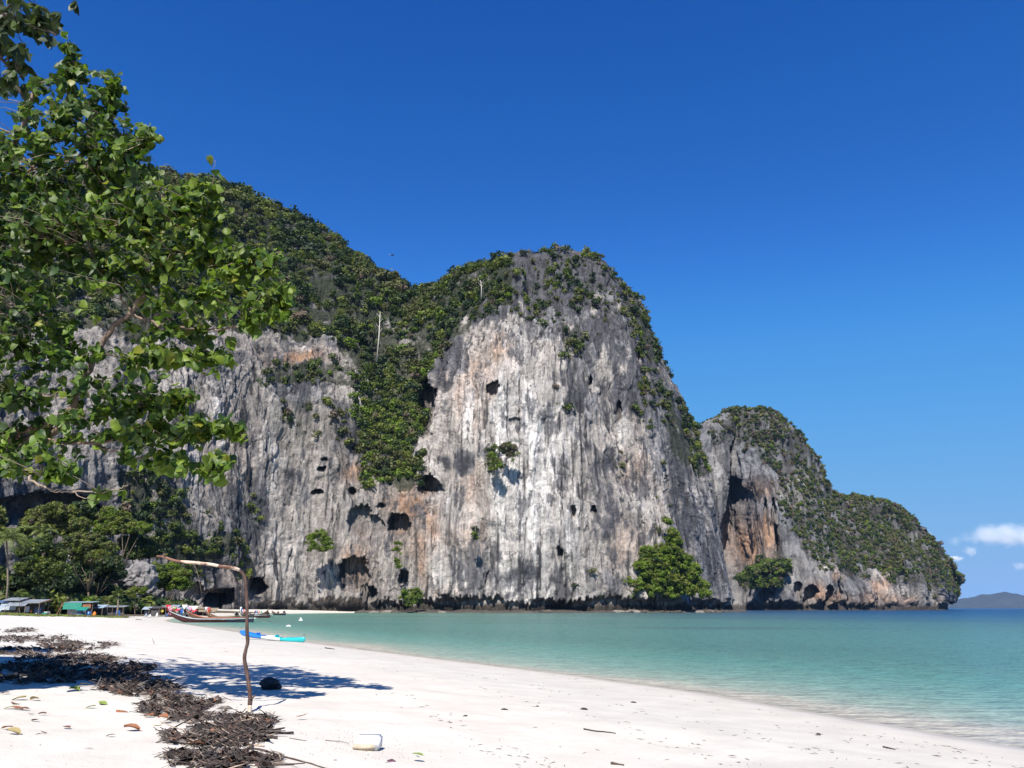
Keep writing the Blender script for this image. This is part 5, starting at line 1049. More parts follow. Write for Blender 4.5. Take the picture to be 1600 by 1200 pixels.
for i in range(290):
    px, py, hz, h = heap_pt(); c = gp_fast(px, py); c[2] = gz(c[0], c[1]) + .015 + hz * r.uniform(.1, 1)
    L = r.uniform(.22, .62) if h[1] > 1080 else r.uniform(.35, .95); ci = int(r.choice(4, p=[.38, .34, .20, .08] if h[1] > 1075 else [.6, .28, .10, .02]))
    pk = int(r.integers(24)); o = link('driftwood_stick', protos[pk][ci], None, c); o.scale = (L, L * r.uniform(.38, .75), L * r.uniform(.38, .75)); o.rotation_euler = (r.uniform(0, 6), r.normal(0, .09), r.normal(0, .8) + (pi if r.random() < .5 else 0))
    hn = HNAME[HEAPS.index(h)]; du, dv = (px - h[0]) / h[2], (py - h[1]) / h[3]
    side = ('left' if du < -.25 else 'right' if du > .25 else 'middle') + (' back' if dv < -.3 else ' front' if dv > .3 else '')
    sz = 'very long' if L > .8 else 'long' if L > .52 else 'mid-length' if L > .34 else 'short'
    tag(o, f"{sz} {('blackish', 'brown', 'grey', 'pale barkless')[ci]} {'forked ' if pk % 3 == 0 else ''}stick, {side} of the {hn}", 'stick', 'driftwood sticks in the wrack heaps')
m = MB(); rr = []
for i in range(9500):
    px, py, hz, h = heap_pt(); px += r.normal(0, 5); py += r.normal(0, 1.5); c = gp_fast(px, py); L = r.uniform(.05, .30) if h[1] > 1080 else r.uniform(.10, .42); a = r.normal(0, .9); tl = r.normal(0, .25); w = r.uniform(.003, .008) * (1.0 if h[1] > 1080 else 1.5)
    d = np.array([cos(a) * cos(tl), sin(a) * cos(tl), sin(tl)]) * L / 2; s = np.array([-sin(a), cos(a), 0]) * w; u = np.array([0, 0, w * 1.3]); c = np.array([c[0], c[1], c[2] + .008 + abs(d[2]) * .7 + hz * r.random()])
    q = d * .2 + s * r.normal(0, 2.5)
    b = len(m.v); m.v += [tuple(c - d + s), tuple(c - d - s), tuple(c - d + u), tuple(c + q + s), tuple(c + q - s), tuple(c + q + u), tuple(c + d)]
    m.f += [(b, b + 1, b + 4, b + 3), (b + 1, b + 2, b + 5, b + 4), (b + 2, b, b + 3, b + 5), (b + 3, b + 4, b + 6), (b + 4, b + 5, b + 6), (b + 5, b + 3, b + 6)]; k = int(r.choice(4, p=[.46, .34, .16, .04])); m.m += [k] * 6
o = link('matted_litter', np_mesh('matted_litter', FLK.reshape(-1, 3), [np.arange(len(FLK) * 4).reshape(-1, 4)], [DRK, BRN, GRY, plain('rust_scrap', (.28, .12, .06), .8)], FLM)); tag(o, 'matted scraps of dead leaf and bark among the washed-up twigs', 'litter', kind='stuff')
o = m.build('wrack_debris', [DRK, BRN, GRY, TAN]); tag(o, 'tangled twigs and dead seagrass washed up along the white sand', 'debris', kind='stuff')
# fine dashes of drift along the old tide lines
m = MB(); 
for i in range(2600):
    u = r.uniform(0, 1) ** 1.6; px = r.uniform(-20, 1600); py = r.uniform(958, 1200); x, y, z = ray(px, py); 
    c = None
    tt = (EYE - .75) / -z; X_, Y_ = x * tt, y * tt
    if Y_ > 120 or Y_ < 3: continue
    s = float(shore_s(np.array([X_]), np.array([Y_]))[0])
    if s < .8: continue
    lines = [1.6, 3.0, 4.6, 6.5, 9.5, 12.5]; dmin = min(abs(s - q - .5 * vnoise(X_ * .15, Y_ * .15, q)) for q in lines)
    if dmin > .35 and r.random() > .05: continue
    L = r.uniform(.02, .14) * (1 + Y_ / 45); w = r.uniform(.002, .0045) * (1 + Y_ / 35); a = math.atan2(19.3, -9) + r.normal(0, .7); zc = gz(X_, Y_) + .006
    # ground under the sight line differs from the guess, the crumb simply lies where it falls
    d = np.array([cos(a), sin(a), 0]) * L / 2; sd = np.array([-sin(a), cos(a), 0]) * w; c = np.array([X_, Y_, zc]); b = len(m.v)
    m.v += [tuple(c - d), tuple(c + sd), tuple(c - sd), tuple(c + d), tuple(c + (0, 0, w + .002))]; m.f += [(b, b + 2, b + 4), (b + 2, b + 3, b + 4), (b + 3, b + 1, b + 4), (b + 1, b, b + 4)]; m.m += [int(r.choice(3, p=[.5, .35, .15]))] * 4
o = m.build('tide_line_crumbs', [DRK, BRN, GRY]); tag(o, 'thin dashed lines of small drift left on the sand by old tides', 'debris', kind='stuff')
# shell and coral grit
m = MB()
for i in range(420):
    px, py = (r.normal(560, 60), r.normal(1145, 12)) if i % 3 else (r.uniform(0, 1100), r.uniform(1090, 1200))
    c = ground_pt_cache = None
    x, y, z = ray(px, py); tt = (EYE - .72) / -z; X_, Y_ = x * tt, y * tt
    if float(shore_s(np.array([X_]), np.array([Y_]))[0]) < 1: continue
    zc = gz(X_, Y_); w = r.uniform(.003, .008); b = len(m.v); m.v += [(X_ - w, Y_, zc), (X_, Y_ + w, zc), (X_ + w, Y_, zc), (X_, Y_ - w, zc), (X_, Y_, zc + w)]; m.f += [(b, b + 1, b + 4), (b + 1, b + 2, b + 4), (b + 2, b + 3, b + 4), (b + 3, b, b + 4)]; m.m += [int(r.choice(2, p=[.55, .45]))] * 4
tag(m.build('coral_grit', [GRY, BRN]), 'scattered coral and shell grit on the white sand', 'grit', kind='stuff')

# single bits on the sand
def single_stick(label, a, b, rad, mm, bend=.0, name='driftwood_stick', cat='stick', group=None):
    A = ground_pt(*a); B = ground_pt(*b); A[2] += rad * .8; B[2] += rad * .8; c = (A + B) / 2; d = B - A; nrm = np.array([-d[1], d[0], 0]) * bend
    pts = spline([A - c, A * .67 + B * .33 - c + nrm, A * .33 + B * .67 - c + nrm * .6, B - c], 14)
    for q in pts: q[2] = gz(c[0] + q[0], c[1] + q[1]) - c[2] + rad * .8
    m = MB(); m.tube(list(pts), np.linspace(rad, rad * .5, 14), 7); return tag(m.build(name, mm, None, c, smooth=True), label, cat, group)
single_stick('long thin pale switch running from the wrack heap to the bottom edge', (396, 1171), (512, 1203), .011, BRN, .04)
single_stick('dark thin stick on the sand below the long pale switch', (412, 1197), (476, 1194), .010, DRK, .05)
single_stick('short straight grey stick right of the wrack heap', (452, 1154), (479, 1158), .006, GRY)
single_stick('second thin stick lying between the wrack heap and the white block', (508, 1157), (545, 1162), .005, GRY, .03)
single_stick('stick poking out of the heap toward the white block, upper one', (400, 1132), (427, 1125), .012, GRY, .05)
single_stick('dark stick poking out of the heap, lower one', (394, 1150), (432, 1146), .014, DRK, .04)
single_stick('thick pale broken branch in front of the pole', (378, 1140), (390, 1160), .028, TAN, .05)
single_stick('short reddish stump of wood leaning at the front of the heap', (391, 1172), (397, 1160), .022, BRN)
single_stick('pale stick at the lower edge of the heap', (372, 1164), (413, 1168), .018, TAN, .03)
single_stick('dark stick lying alone on the middle of the sand', (912, 1140), (962, 1147), .012, DRK, .03)
single_stick('short dark twig low on the sand right of centre', (955, 1194), (975, 1197), .016, BRN)
single_stick('brown twig near the water on the right sand slope', (1380, 1168), (1399, 1172), .013, BRN, .05)
single_stick('red-brown twig lying on the wet edge of the sand', (1493, 1147), (1504, 1148), .016, BRN)
single_stick('thin twig standing slanted by the tree shadow', (241, 1006), (238, 997), .014, GRY)
single_stick('dark twig on the upper beach right of the kayak', (508, 1013), (523, 1015), .03, DRK)
single_stick('dark drift branch high on the sand left of the boats', (212, 968), (222, 969), .06, DRK)
for i, (a, b, s_, lab) in enumerate([(788, 1109, .06, 'small dark lump of driftwood in the middle of the sand'), (912, 1109, .075, 'curled dark lump of wood nearest the shallow water, middle of the beach'), (1279, 1148, .05, 'round dark pebble on the right sand slope'), (611, 1190, .05, 'dark purple seed pod in front of the white block'), (727, 1119, .04, 'small dark crumb left of the middle lump'), (840, 1104, .035, 'tiny dark crumb above the middle lump'), (990, 1098, .06, 'flat dark piece of bark near the wet sand'), (46, 985, .16, 'dark stump at the upper end of the tree shadow'), (29, 957, .22, 'dark lump of drift on the far upper beach'), (86, 1009, .13, 'black knob of wood on the shadow\'s upper edge')]):
    c = ground_pt(a, b); o = blob_rock('wood_lump' if i not in (2, 3) else ('pebble' if i == 2 else 'seed_pod'), lab, c, (s_, s_ * .7, s_ * .5), i * 2.3, DRK if i != 3 else plain('purple_pod', (.10, .03, .06), .6), 'lump' if i not in (2, 3) else ('pebble' if i == 2 else 'seed pod'), sub=2)

# black crumpled bag
c = ground_pt(421, 1077); t = empty('black_bag', c, 'black crumpled bag lying on the sand right of the pole', 'bag'); BLK = plain('black_bag_fabric', (.012, .013, .022), .5, .3, 9, .8)
blob_rock('bag_body', None, (0, 0, .10), (.19, .13, .115), 4.2, BLK, None, t, amp=.32); blob_rock('drawn_neck', None, (.17, -.02, .055), (.075, .07, .06), 7.1, BLK, None, t, amp=.4, sub=2)
for k in (-1, 1): m = MB(); m.tube([(.02, -.12, .05), (.03 + .05 * k, -.17, .01), (.0, -.19, .012), (-.1 * k, -.18, .008)], .008, 5); m.build('strap', BLK, t)
# styrofoam block
FOAM = plain('white_styrofoam', (.82, .82, .82), .8, .03, 60, .3); FOAMD = plain('tan_foam', (.52, .43, .33), .9, .15, 20, .3)
c = ground_pt(573, 1172); m = MB(); t = empty('foam_block', c, 'white styrofoam block with a tan front, lying at the bottom edge', 'foam block')
import bmesh
def soft_box(name, mm, par, loc, d, bev, rz=0):
    bm = bmesh.new(); bmesh.ops.create_cube(bm, size=1)
    for v in bm.verts: v.co = (v.co.x * d[0], v.co.y * d[1], v.co.z * d[2])
    bmesh.ops.bevel(bm, geom=bm.edges[:], offset=bev, segments=3, affect='EDGES'); me = bpy.data.meshes.new(name); bm.to_mesh(me); bm.free(); me.materials.append(mm); 
    for p in me.polygons: p.use_smooth = True
    o = link(name, me, par, loc); o.rotation_euler.z = rz; return o
soft_box('foam_body', FOAM, t, (0, .09, .07), (.29, .24, .15), .02, -.06); soft_box('tan_face', FOAMD, t, (-.03, -.042, .036), (.26, .035, .066), .014, -.06)  # tan strip along the lower front of the block

# ---- fallen leaves, each a thing
LF = [plain('dead_leaf_orange', (.30, .12, .055), .7, .3, 20, .3), plain('dead_leaf_brown', (.17, .08, .055), .75, .3, 20, .3), plain('dead_leaf_yellow', (.34, .27, .12), .7, .25, 20, .3), plain('fallen_leaf_green', (.22, .30, .06), .6, .25, 20, .3)]
CN = ['orange-brown', 'dark brown', 'yellowish', 'green']
def dead_leaf(curl, seed):
    q = random.Random(seed); v = []; f = []; N_ = 7
    for i in range(N_ + 1):
        s = i / N_; w = .36 * math.sin(pi * min(1, s * .93 + .04)) ** .75
        for j in range(-2, 3):
            u = j / 2; v.append((s - .5, u * w, curl * (u * u) * .10 + .07 * curl * math.sin(s * 3.0) + q.uniform(-.012, .012)))
    for i in range(N_):
        for j in range(4): a = i * 5 + j; f.append((a, a + 1, a + 6, a + 5))
    m = MB(); m.add(v, f); m.tube([(-.75, .02, .03), (-.6, 0, .01), (-.48, 0, 0)], [.012, .012, .012], 4); return m
LFM = [[dead_leaf(c_, k).mesh('fallen_leaf', q, True) for q in LF] for k, c_ in enumerate((.6, 1.0, 1.6, -.7))]
LL = [(16, 1108, 17, 2, 'lying alone at the left edge below the wrack'), (30, 1094, 25, 2, 'long leaf below the shadow at the left'), (53, 1095, 15, 2, 'right of the long leaf by the shadow'), (24, 1100, 14, 1, 'just under the long yellowish leaf'), (27, 1109, 16, 0, 'folded, in the middle of the left group'), (37, 1110, 14, 1, 'curled up, touching the folded leaf'), (66, 1118, 11, 1, 'small, right of the folded leaf'), (48, 1117, 8, 1, 'tiny, between the folded leaf and the small one'), (54, 1128, 13, 1, 'flat, below the tiny leaf'),
      (11, 1140, 17, 0, 'near the left edge, bright'), (20, 1148, 23, 2, 'largest of the left group, speckled'), (69, 1146, 9, 1, 'small, right of the speckled leaf'), (104, 1139, 15, 1, 'with a long stalk, middle of the white patch'), (172, 1152, 12, 1, 'crumpled, left of the heap'), (205, 1142, 26, 0, 'long and narrow, left of the main heap'), (190, 1113, 24, 0, 'reddish, at the left foot of the upper heap'),
      (160, 1101, 16, 3, 'slim, below the wrack line'), (142, 1107, 14, 3, 'slim, second below the wrack line'), (116, 1080, 20, 3, 'bright, at the edge of the dark wrack'), (165, 1076, 18, 3, 'bright, in the wrack near its lower end'), (200, 1083, 16, 3, 'half buried beside white coral lumps'), (232, 1121, 18, 0, 'at the lower side of the upper heap'), (254, 1131, 20, 0, 'bright, between the two heaps'), (246, 1142, 12, 2, 'small, above the main heap'), (268, 1165, 14, 0, 'lying on the main heap'), (305, 1173, 22, 0, 'large rusty leaf on the main heap'), (292, 1176, 14, 1, 'beside the rusty leaf on the heap'),
      (470, 1125, 17, 0, 'pointed, alone between pole and white block'), (652, 1190, 22, 3, 'bright, right of the white block at the bottom edge'), (8, 1085, 12, 1, 'under the tree shadow at the left edge'), (60, 1066, 14, 3, 'in the shaded wrack at the left'), (100, 1062, 12, 3, 'in the shaded wrack, right of its neighbour'), (180, 1082, 12, 2, 'at the sunlit edge of the wrack'), (130, 1071, 12, 2, 'in the wrack near the sunlit edge'), (85, 1050, 12, 0, 'deep in the shaded wrack')]
for i, (a, b, w, ci, lab) in enumerate(LL):
    c = ground_pt(a, b); dist = math.hypot(*c[:2]); c[2] += .02 if b < 1100 or a < 240 else .07
    o = link('fallen_leaf', LFM[i % 4][ci], None, c); s_ = min(.20, w / FOC * dist * .8); o.scale = (s_,) * 3; o.rotation_euler = (rnd.uniform(-.25, .25), rnd.uniform(-.25, .25), rnd.uniform(-.5, .5) + (pi if rnd.random() < .5 else 0))
    tag(o, f'{CN[ci]} fallen leaf {lab}', 'leaf', 'fallen leaves on the sand')
# pale coral lumps in the wrack
CORAL = plain('bleached_coral', (.66, .63, .58), .9, .15, 25, .5)
for i, (a, b, s_, lab) in enumerate([(140, 1047, .30, 'large low mound of pale coral in the shaded wrack'), (322, 1134, .17, 'pale coral slab above the main heap'), (207, 1087, .10, 'white coral lump at the wrack\'s lower edge'), (226, 1084, .08, 'second white coral lump beside the larger one'), (250, 1090, .07, 'grey-white coral lump at the tip of the shadow'), (155, 1027, .12, 'pale stone on the upper shaded wrack'), (352, 1108, .12, 'grey angular slab of bark above the heap'), (278, 1117, .06, 'small pale stone in the upper heap'), (25, 1058, .10, 'pale stone in the shaded wrack near the left edge'), (300, 1060, .05, 'tiny stone in the dappled shade')]):
    c = ground_pt(a, b); blob_rock('coral_lump', lab, c, (s_, s_ * .6, s_ * .38), i * 3.1, CORAL if i != 6 else GRY, 'coral', sub=2, amp=.5)

# ================================================================== the near tree that reaches in from the left
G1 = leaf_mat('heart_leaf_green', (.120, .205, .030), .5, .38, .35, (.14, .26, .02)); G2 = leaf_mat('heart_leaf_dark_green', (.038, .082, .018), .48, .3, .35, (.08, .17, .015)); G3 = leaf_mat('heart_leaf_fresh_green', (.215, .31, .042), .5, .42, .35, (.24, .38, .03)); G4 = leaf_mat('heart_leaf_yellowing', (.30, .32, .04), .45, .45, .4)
TB = plain('smooth_grey_brown_bark', (.21, .15, .115), .85, .4, 10, .7); TW = plain('pale_dead_twig', (.33, .26, .21), .85, .3, 12, .4); TD = plain('dark_branch_bark', (.07, .05, .045), .9, .4, 8, .5)
def heart(fold, curl, seed=0):
    """heart-shaped leaf, stalk at the origin, tip along -z, face toward -y; width about 1"""
    ol = [(0, 0), (.16, .13), (.34, .12), (.48, -.04), (.50, -.26), (.42, -.50), (.27, -.75), (.10, -.97), (0, -1.12)]
    v = []; f = []
    q = random.Random(seed)
    mid = [(0, 0), (0, -.16), (0, -.38), (0, -.62), (0, -.86), (0, -1.12)]
    for x, z in mid: v.append((0, -curl * (z + .5) ** 2 * .5, z))
    for sg in (-1, 1):
        b = len(v)
        for x, z in ol[1:-1]: v.append((sg * x, -curl * (z + .5) ** 2 * .5 + fold * x * 1.0 + q.uniform(-.03, .03), z))
        # fans between midrib and outline
        fs = [(0, b, b + 1), (0, b + 1, 1), (1, b + 1, b + 2), (1, b + 2, b + 3), (1, b + 3, 2), (2, b + 3, b + 4), (2, b + 4, 3), (3, b + 4, b + 5), (3, b + 5, 4), (4, b + 5, b + 6), (4, b + 6, 5)]
        f += fs if sg > 0 else [t_[::-1] for t_ in fs]
    st = len(v); v += [(-.012, 0, 0), (.012, 0, 0), (.012, .30, .38), (-.012, .30, .38)]; f.append((st, st + 1, st + 2)); f.append((st, st + 2, st + 3))
    return np.array(v), f
HV = [heart(.35, .3, 1), heart(.6, .6, 2), heart(.15, -.3, 3), heart(-.25, .5, 4)]
# leaf cloud laid out by the masses of foliage one sees: (px, py, rx, ry, depth, spread, leaves)
M_L = [(120, 130, 75, 35, 11.5, .8, 150), (75, 175, 60, 40, 11.5, .8, 130), (150, 190, 60, 45, 11.5, .8, 130), (178, 135, 16, 18, 11.3, .3, 22), (215, 215, 32, 28, 11.2, .5, 40), (240, 215, 12, 16, 11, .2, 9), (100, 240, 110, 45, 11.5, 1, 240), (30, 260, 60, 60, 11.5, 1, 170), (190, 270, 70, 40, 11.3, 1, 190),
       (40, 330, 75, 50, 11.3, 1, 230), (130, 330, 90, 50, 11.3, 1, 280), (215, 340, 70, 45, 11.2, 1, 210), (290, 300, 45, 22, 11, .6, 70), (320, 330, 40, 40, 11, .6, 110), (300, 380, 70, 45, 11, .8, 190), (60, 420, 90, 55, 11.5, 1.2, 230), (160, 420, 60, 40, 11.2, .8, 110), (230, 410, 50, 30, 11, .6, 90),
       (350, 415, 55, 35, 10.8, .6, 140), (400, 430, 45, 30, 10.7, .6, 110), (432, 470, 32, 40, 10.6, .4, 85), (452, 445, 14, 18, 10.5, .2, 14), (435, 398, 12, 8, 10.5, .2, 5), (410, 500, 30, 20, 10.6, .3, 34), (340, 470, 60, 22, 10.8, .6, 90), (280, 470, 50, 20, 11, .6, 60), (50, 500, 80, 60, 11.6, 1.4, 170),
       (290, 540, 70, 28, 11.2, .6, 150), (330, 565, 30, 22, 11, .4, 40), (230, 560, 60, 30, 11.2, .8, 110), (110, 540, 50, 40, 11.4, .8, 60), (40, 590, 60, 50, 11.5, 1, 130), (150, 610, 70, 25, 11.2, .8, 90), (240, 610, 60, 20, 11, .6, 75), (290, 612, 30, 14, 10.8, .4, 28),
       (30, 660, 60, 50, 11.3, 1, 130), (120, 660, 70, 35, 11.2, .8, 110), (210, 660, 70, 35, 11, .6, 110), (280, 650, 50, 28, 10.8, .5, 85), (330, 665, 40, 25, 10.7, .4, 55), (372, 683, 18, 14, 10.6, .2, 20), (360, 712, 20, 10, 10.6, .2, 12), (300, 700, 50, 25, 10.7, .5, 75), (230, 705, 60, 25, 10.9, .5, 70), (320, 735, 22, 20, 10.6, .3, 24), (335, 745, 14, 14, 10.6, .2, 8), (60, 720, 60, 28, 11.2, .8, 90), (110, 735, 40, 16, 11, .6, 34), (15, 740, 25, 14, 11.2, .5, 22), (178, 770, 14, 8, 10.8, .2, 4), (150, 764, 10, 5, 10.8, .2, 3), (196, 772, 6, 6, 10.8, .1, 2),
       (-60, 300, 80, 150, 11.8, 1.6, 330), (-60, 560, 80, 130, 11.8, 1.6, 260), (-170, 350, 90, 200, 12.2, 2, 300), (-90, 700, 60, 50, 11.6, 1, 90),
       (330, 243, 4, 3, 10.8, .1, 1), (347, 275, 3, 4, 10.8, .1, 1), (264, 288, 5, 5, 10.9, .1, 2), (112, 95, 22, 20, 11.4, .3, 16), (100, 60, 14, 12, 11.4, .3, 7), (118, 66, 10, 12, 11.4, .2, 6)]
r = np.random.default_rng(11)
TBX = np.array([P(-260, 900, 13.0 * 1.16)[0], 13.0 * 1.16, 0]); TBX[2] = gz(TBX[0], TBX[1])
tree = empty('sea_hibiscus_tree', TBX, 'near tree with heart-shaped green leaves reaching in from the left edge', 'tree')
TK = 1.16
def W3(a, b, d): return P(a, b, d * TK) - TBX
LIMBS = [('trunk', TB, [(-260, 925, 13), (-250, 800, 12.8), (-215, 690, 12.5), (-200, 560, 12.3)], .20, .15),
         ('limb', TB, [(-215, 690, 12.5), (-90, 700, 12), (-10, 684, 11.6), (60, 668, 11.4), (100, 655, 11.3)], .11, .045),
         ('limb', TB, [(-200, 560, 12.3), (-120, 420, 12.1), (-60, 330, 12), (20, 230, 11.8), (60, 130, 11.7)], .12, .03),
         ('limb', TB, [(-90, 700, 12), (20, 690, 11.6), (95, 668, 11.4), (125, 605, 11.3), (150, 550, 11.3), (175, 512, 11.3), (205, 488, 11.2), (222, 462, 11.1), (240, 430, 11.1), (262, 395, 11)], .075, .022),
         ('branch', TB, [(203, 490, 11.2), (245, 506, 11.1), (300, 513, 11), (350, 515, 10.8), (395, 500, 10.7), (440, 478, 10.6)], .026, .008),
         ('branch', TB, [(212, 478, 11.2), (240, 472, 11.1), (290, 470, 11), (330, 465, 10.9)], .015, .006),
         ('branch', TB, [(205, 488, 11.2), (185, 455, 11.2), (160, 425, 11.3), (140, 380, 11.3)], .02, .006),
         ('branch', TB, [(-10, 684, 11.6), (70, 688, 11.4), (140, 693, 11.2), (190, 682, 11.1), (225, 665, 11), (262, 640, 10.9), (285, 622, 10.8)], .035, .008),
         ('branch', TB, [(140, 693, 11.2), (200, 712, 11), (250, 722, 10.9), (300, 735, 10.7), (330, 730, 10.6), (362, 722, 10.6)], .016, .006),
         ('branch', TB, [(190, 682, 11.1), (260, 680, 10.9), (320, 672, 10.7), (372, 665, 10.6)], .012, .004),
         ('branch', TW, [(-40, 705, 11.4), (5, 725, 11.2), (38, 737, 11.1), (55, 755, 11), (90, 768, 11), (150, 768, 10.9), (185, 765, 10.8), (200, 758, 10.8)], .026, .006),
         ('branch', TW, [(75, 763, 11), (110, 772, 10.9), (150, 781, 10.9)], .012, .005), ('branch', TW, [(60, 742, 11), (90, 741, 11), (115, 736, 11)], .007, .004),
         ('branch', TB, [(-60, 330, 12), (0, 300, 11.8), (50, 265, 11.6), (90, 200, 11.6), (110, 130, 11.5), (109, 82, 11.4)], .04, .006),
         ('branch', TB, [(50, 265, 11.6), (110, 250, 11.5), (150, 215, 11.4), (170, 170, 11.4), (178, 130, 11.3)], .02, .005),
         ('branch', TB, [(110, 250, 11.5), (170, 245, 11.3), (215, 228, 11.2), (240, 212, 11.1)], .016, .005),
         ('branch', TB, [(-120, 420, 12.1), (-20, 400, 11.8), (60, 390, 11.5), (140, 370, 11.3), (220, 340, 11.2), (300, 310, 11), (335, 290, 10.9)], .05, .008),
         ('branch', TB, [(262, 395, 11), (285, 370, 11), (315, 345, 10.9), (330, 300, 10.9), (336, 250, 10.8)], .018, .004),
         ('branch', TB, [(262, 395, 11), (310, 400, 10.9), (370, 410, 10.8), (430, 400, 10.5)], .014, .004),
         ('branch', TB, [(-20, 400, 11.8), (40, 460, 11.6), (90, 520, 11.5), (120, 560, 11.4)], .025, .008),
         ('branch', TB, [(150, 550, 11.3), (210, 560, 11.2), (270, 552, 11.1), (330, 560, 11)], .016, .005),
         ('branch', TW, [(-30, 605, 11.5), (20, 612, 11.4), (70, 618, 11.3), (110, 622, 11.2)], .014, .006), ('branch', TW, [(-40, 500, 11.6), (20, 492, 11.4), (80, 482, 11.3)], .012, .005), ('branch', TW, [(20, 545, 11.4), (50, 510, 11.4), (80, 470, 11.4)], .008, .004),
         ('branch', TB, [(100, 655, 11.3), (150, 640, 11.2), (205, 640, 11.1), (240, 625, 11)], .014, .005)]
anch = []
for nm, mm, pts, r0, r1 in LIMBS:
    w = spline([W3(*q) for q in pts], len(pts) * 5); w[1:-1] += r.normal(0, .018, (len(w) - 2, 3)); m = MB(); m.tube(list(w), np.linspace(r0, r1, len(w)), 8 if r0 > .02 else 6); m.build(nm, mm, tree, smooth=True); anch.append(w[2:])
anch = np.concatenate(anch)
tw = MB(); leaves = []
for (cx, cy, rx, ry, dep, sp, cnt) in M_L:
    left = int(cnt * (1.85 if cy < 480 else 1.4)) + (cnt < 20)
    while left > 0:
        k = min(left, int(r.integers(3, 9))); left -= k
        for _ in range(30):
            u, v = r.uniform(-1, 1, 2)
            if u * u + v * v < 1: break
        tip = W3(cx + u * rx, cy + v * ry, dep + r.normal(0, sp * .5)); d = np.linalg.norm(anch - tip, axis=1); a = anch[np.argmin(d + r.uniform(0, .25, len(d)))]
        L = np.linalg.norm(tip - a); mid = (a + tip) / 2 + r.normal(0, .05 * L, 3) + np.array([0, 0, .05 * L])
        if L > .12 and rx > 8: tw.tube([a, mid, tip], [.009, .006, .003], 4, m=int(r.random() < .55), cap=False)
        zone = cx + u * rx; dirn = (tip - mid) / (np.linalg.norm(tip - mid) + 1e-6)
        for j in range(k):
            p = tip - dirn * (.07 * j + .02) * min(1, L / .3) + r.normal(0, .035, 3); leaves.append((p, r.uniform(.075, .170) * (.75 if j == 0 else 1) * TK, zone))
tw.build('twigs', [TB, TW], tree)['kind'] = 'stuff'
leaves.sort(key=lambda q: -q[1] / (q[0][1] + TBX[1]) * (1 if 20 < proj(q[0] + TBX)[0] < 470 else .01))
LM = [[None] * 4 for _ in HV]
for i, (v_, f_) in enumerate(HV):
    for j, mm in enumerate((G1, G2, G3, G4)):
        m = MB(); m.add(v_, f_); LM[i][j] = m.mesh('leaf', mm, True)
from mathutils import Euler, Matrix
def leaf_rot():
    # tips hang down, faces turned outward and up with wide scatter
    return Euler((r.normal(-.55, .55), r.normal(0, .45), r.uniform(-pi, pi) if r.random() < .35 else r.normal(.1, .8)))
VV = []; FF = []; MM = []; base = 0
for i, (p, s, zn) in enumerate(leaves):
    fz = min(1, max(0, (zn - 60) / 300)); k = int(r.integers(4)); ci = int(r.choice(4, p=[.40 - .06 * fz, .51 - .35 * fz, .08 + .385 * fz, .01 + .025 * fz])); e = leaf_rot()  # leaf mix darker leftward, brighter outward: crown shade put into leaf colour
    if i < 290:
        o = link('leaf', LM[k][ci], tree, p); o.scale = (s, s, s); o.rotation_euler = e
    else:
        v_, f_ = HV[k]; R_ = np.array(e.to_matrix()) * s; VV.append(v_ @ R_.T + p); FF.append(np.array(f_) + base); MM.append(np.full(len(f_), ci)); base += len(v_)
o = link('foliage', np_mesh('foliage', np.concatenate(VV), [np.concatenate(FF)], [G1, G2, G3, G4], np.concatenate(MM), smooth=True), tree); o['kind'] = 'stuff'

# dark overhanging branch of a second tree at the top left corner
r = np.random.default_rng(19); OB = np.array([P(-330, 900, 10.0)[0], 10.0, 0]); OB[2] = gz(OB[0], OB[1])
t2 = empty('sea_almond_tree', OB, 'dark broad-leaved branch hanging in from the top left corner, shade put into its leaf colour', 'tree')
G5 = leaf_mat('almond_leaf_shaded', (.022, .045, .012), .5, .22, .35, (.07, .10, .01)); G6 = leaf_mat('almond_leaf_lit', (.09, .13, .03), .5, .3, .4)  # underside shade and lit leaves put into two leaf colours
br = [[(-330, 915, 10), (-320, 500, 10), (-250, 150, 9.6), (-150, -20, 9.2)], [(-150, -20, 9.2), (-60, 10, 8.8), (0, 20, 8.6), (55, 40, 8.5), (88, 55, 8.5)], [(-60, 10, 8.8), (-20, 70, 8.6), (10, 100, 8.6), (25, 130, 8.6), (38, 156, 8.6)], [(0, 20, 8.6), (30, 0, 8.5), (70, -20, 8.4), (118, -8, 8.3)]]
an = []
for i, pts in enumerate(br):
    w = spline([P(*q) - OB for q in pts], 16); m = MB(); m.tube(list(w), np.linspace([.2, .05, .03, .02][i], [.05, .012, .008, .008][i], 16), 8); m.build('trunk' if i == 0 else 'branch', TD, t2, smooth=True); an.append(w if i else w[12:])
an = np.concatenate(an); tw = MB(); VV = []; FF = []; MM = []; base = 0
ov = [(0, 0)] + [(sg * .24 * math.sin(pi * s ** .8) ** .8, -s * 1.1) for s in (.2, .4, .6, .8) for sg in (-1, 1)] + [(0, -1.12)]
av = [(0, 0, 0), (0, 0, -1.1)]; af = []
for s in (.18, .4, .62, .82): 
    w = .27 * math.sin(pi * min(1, s * .9 + .06)); av += [(-w, .04, -s * 1.1), (0, 0, -s * 1.1), (w, .04, -s * 1.1)]
af = [(0, 2, 3), (0, 3, 4), (2, 5, 6, 3), (3, 6, 7, 4), (5, 8, 9, 6), (6, 9, 10, 7), (8, 11, 12, 9), (9, 12, 13, 10), (11, 1, 12), (12, 1, 13)]
af3 = [];
for f_ in af: af3 += [f_] if len(f_) == 3 else [(f_[0], f_[1], f_[2]), (f_[0], f_[2], f_[3])]
av = np.array(av)
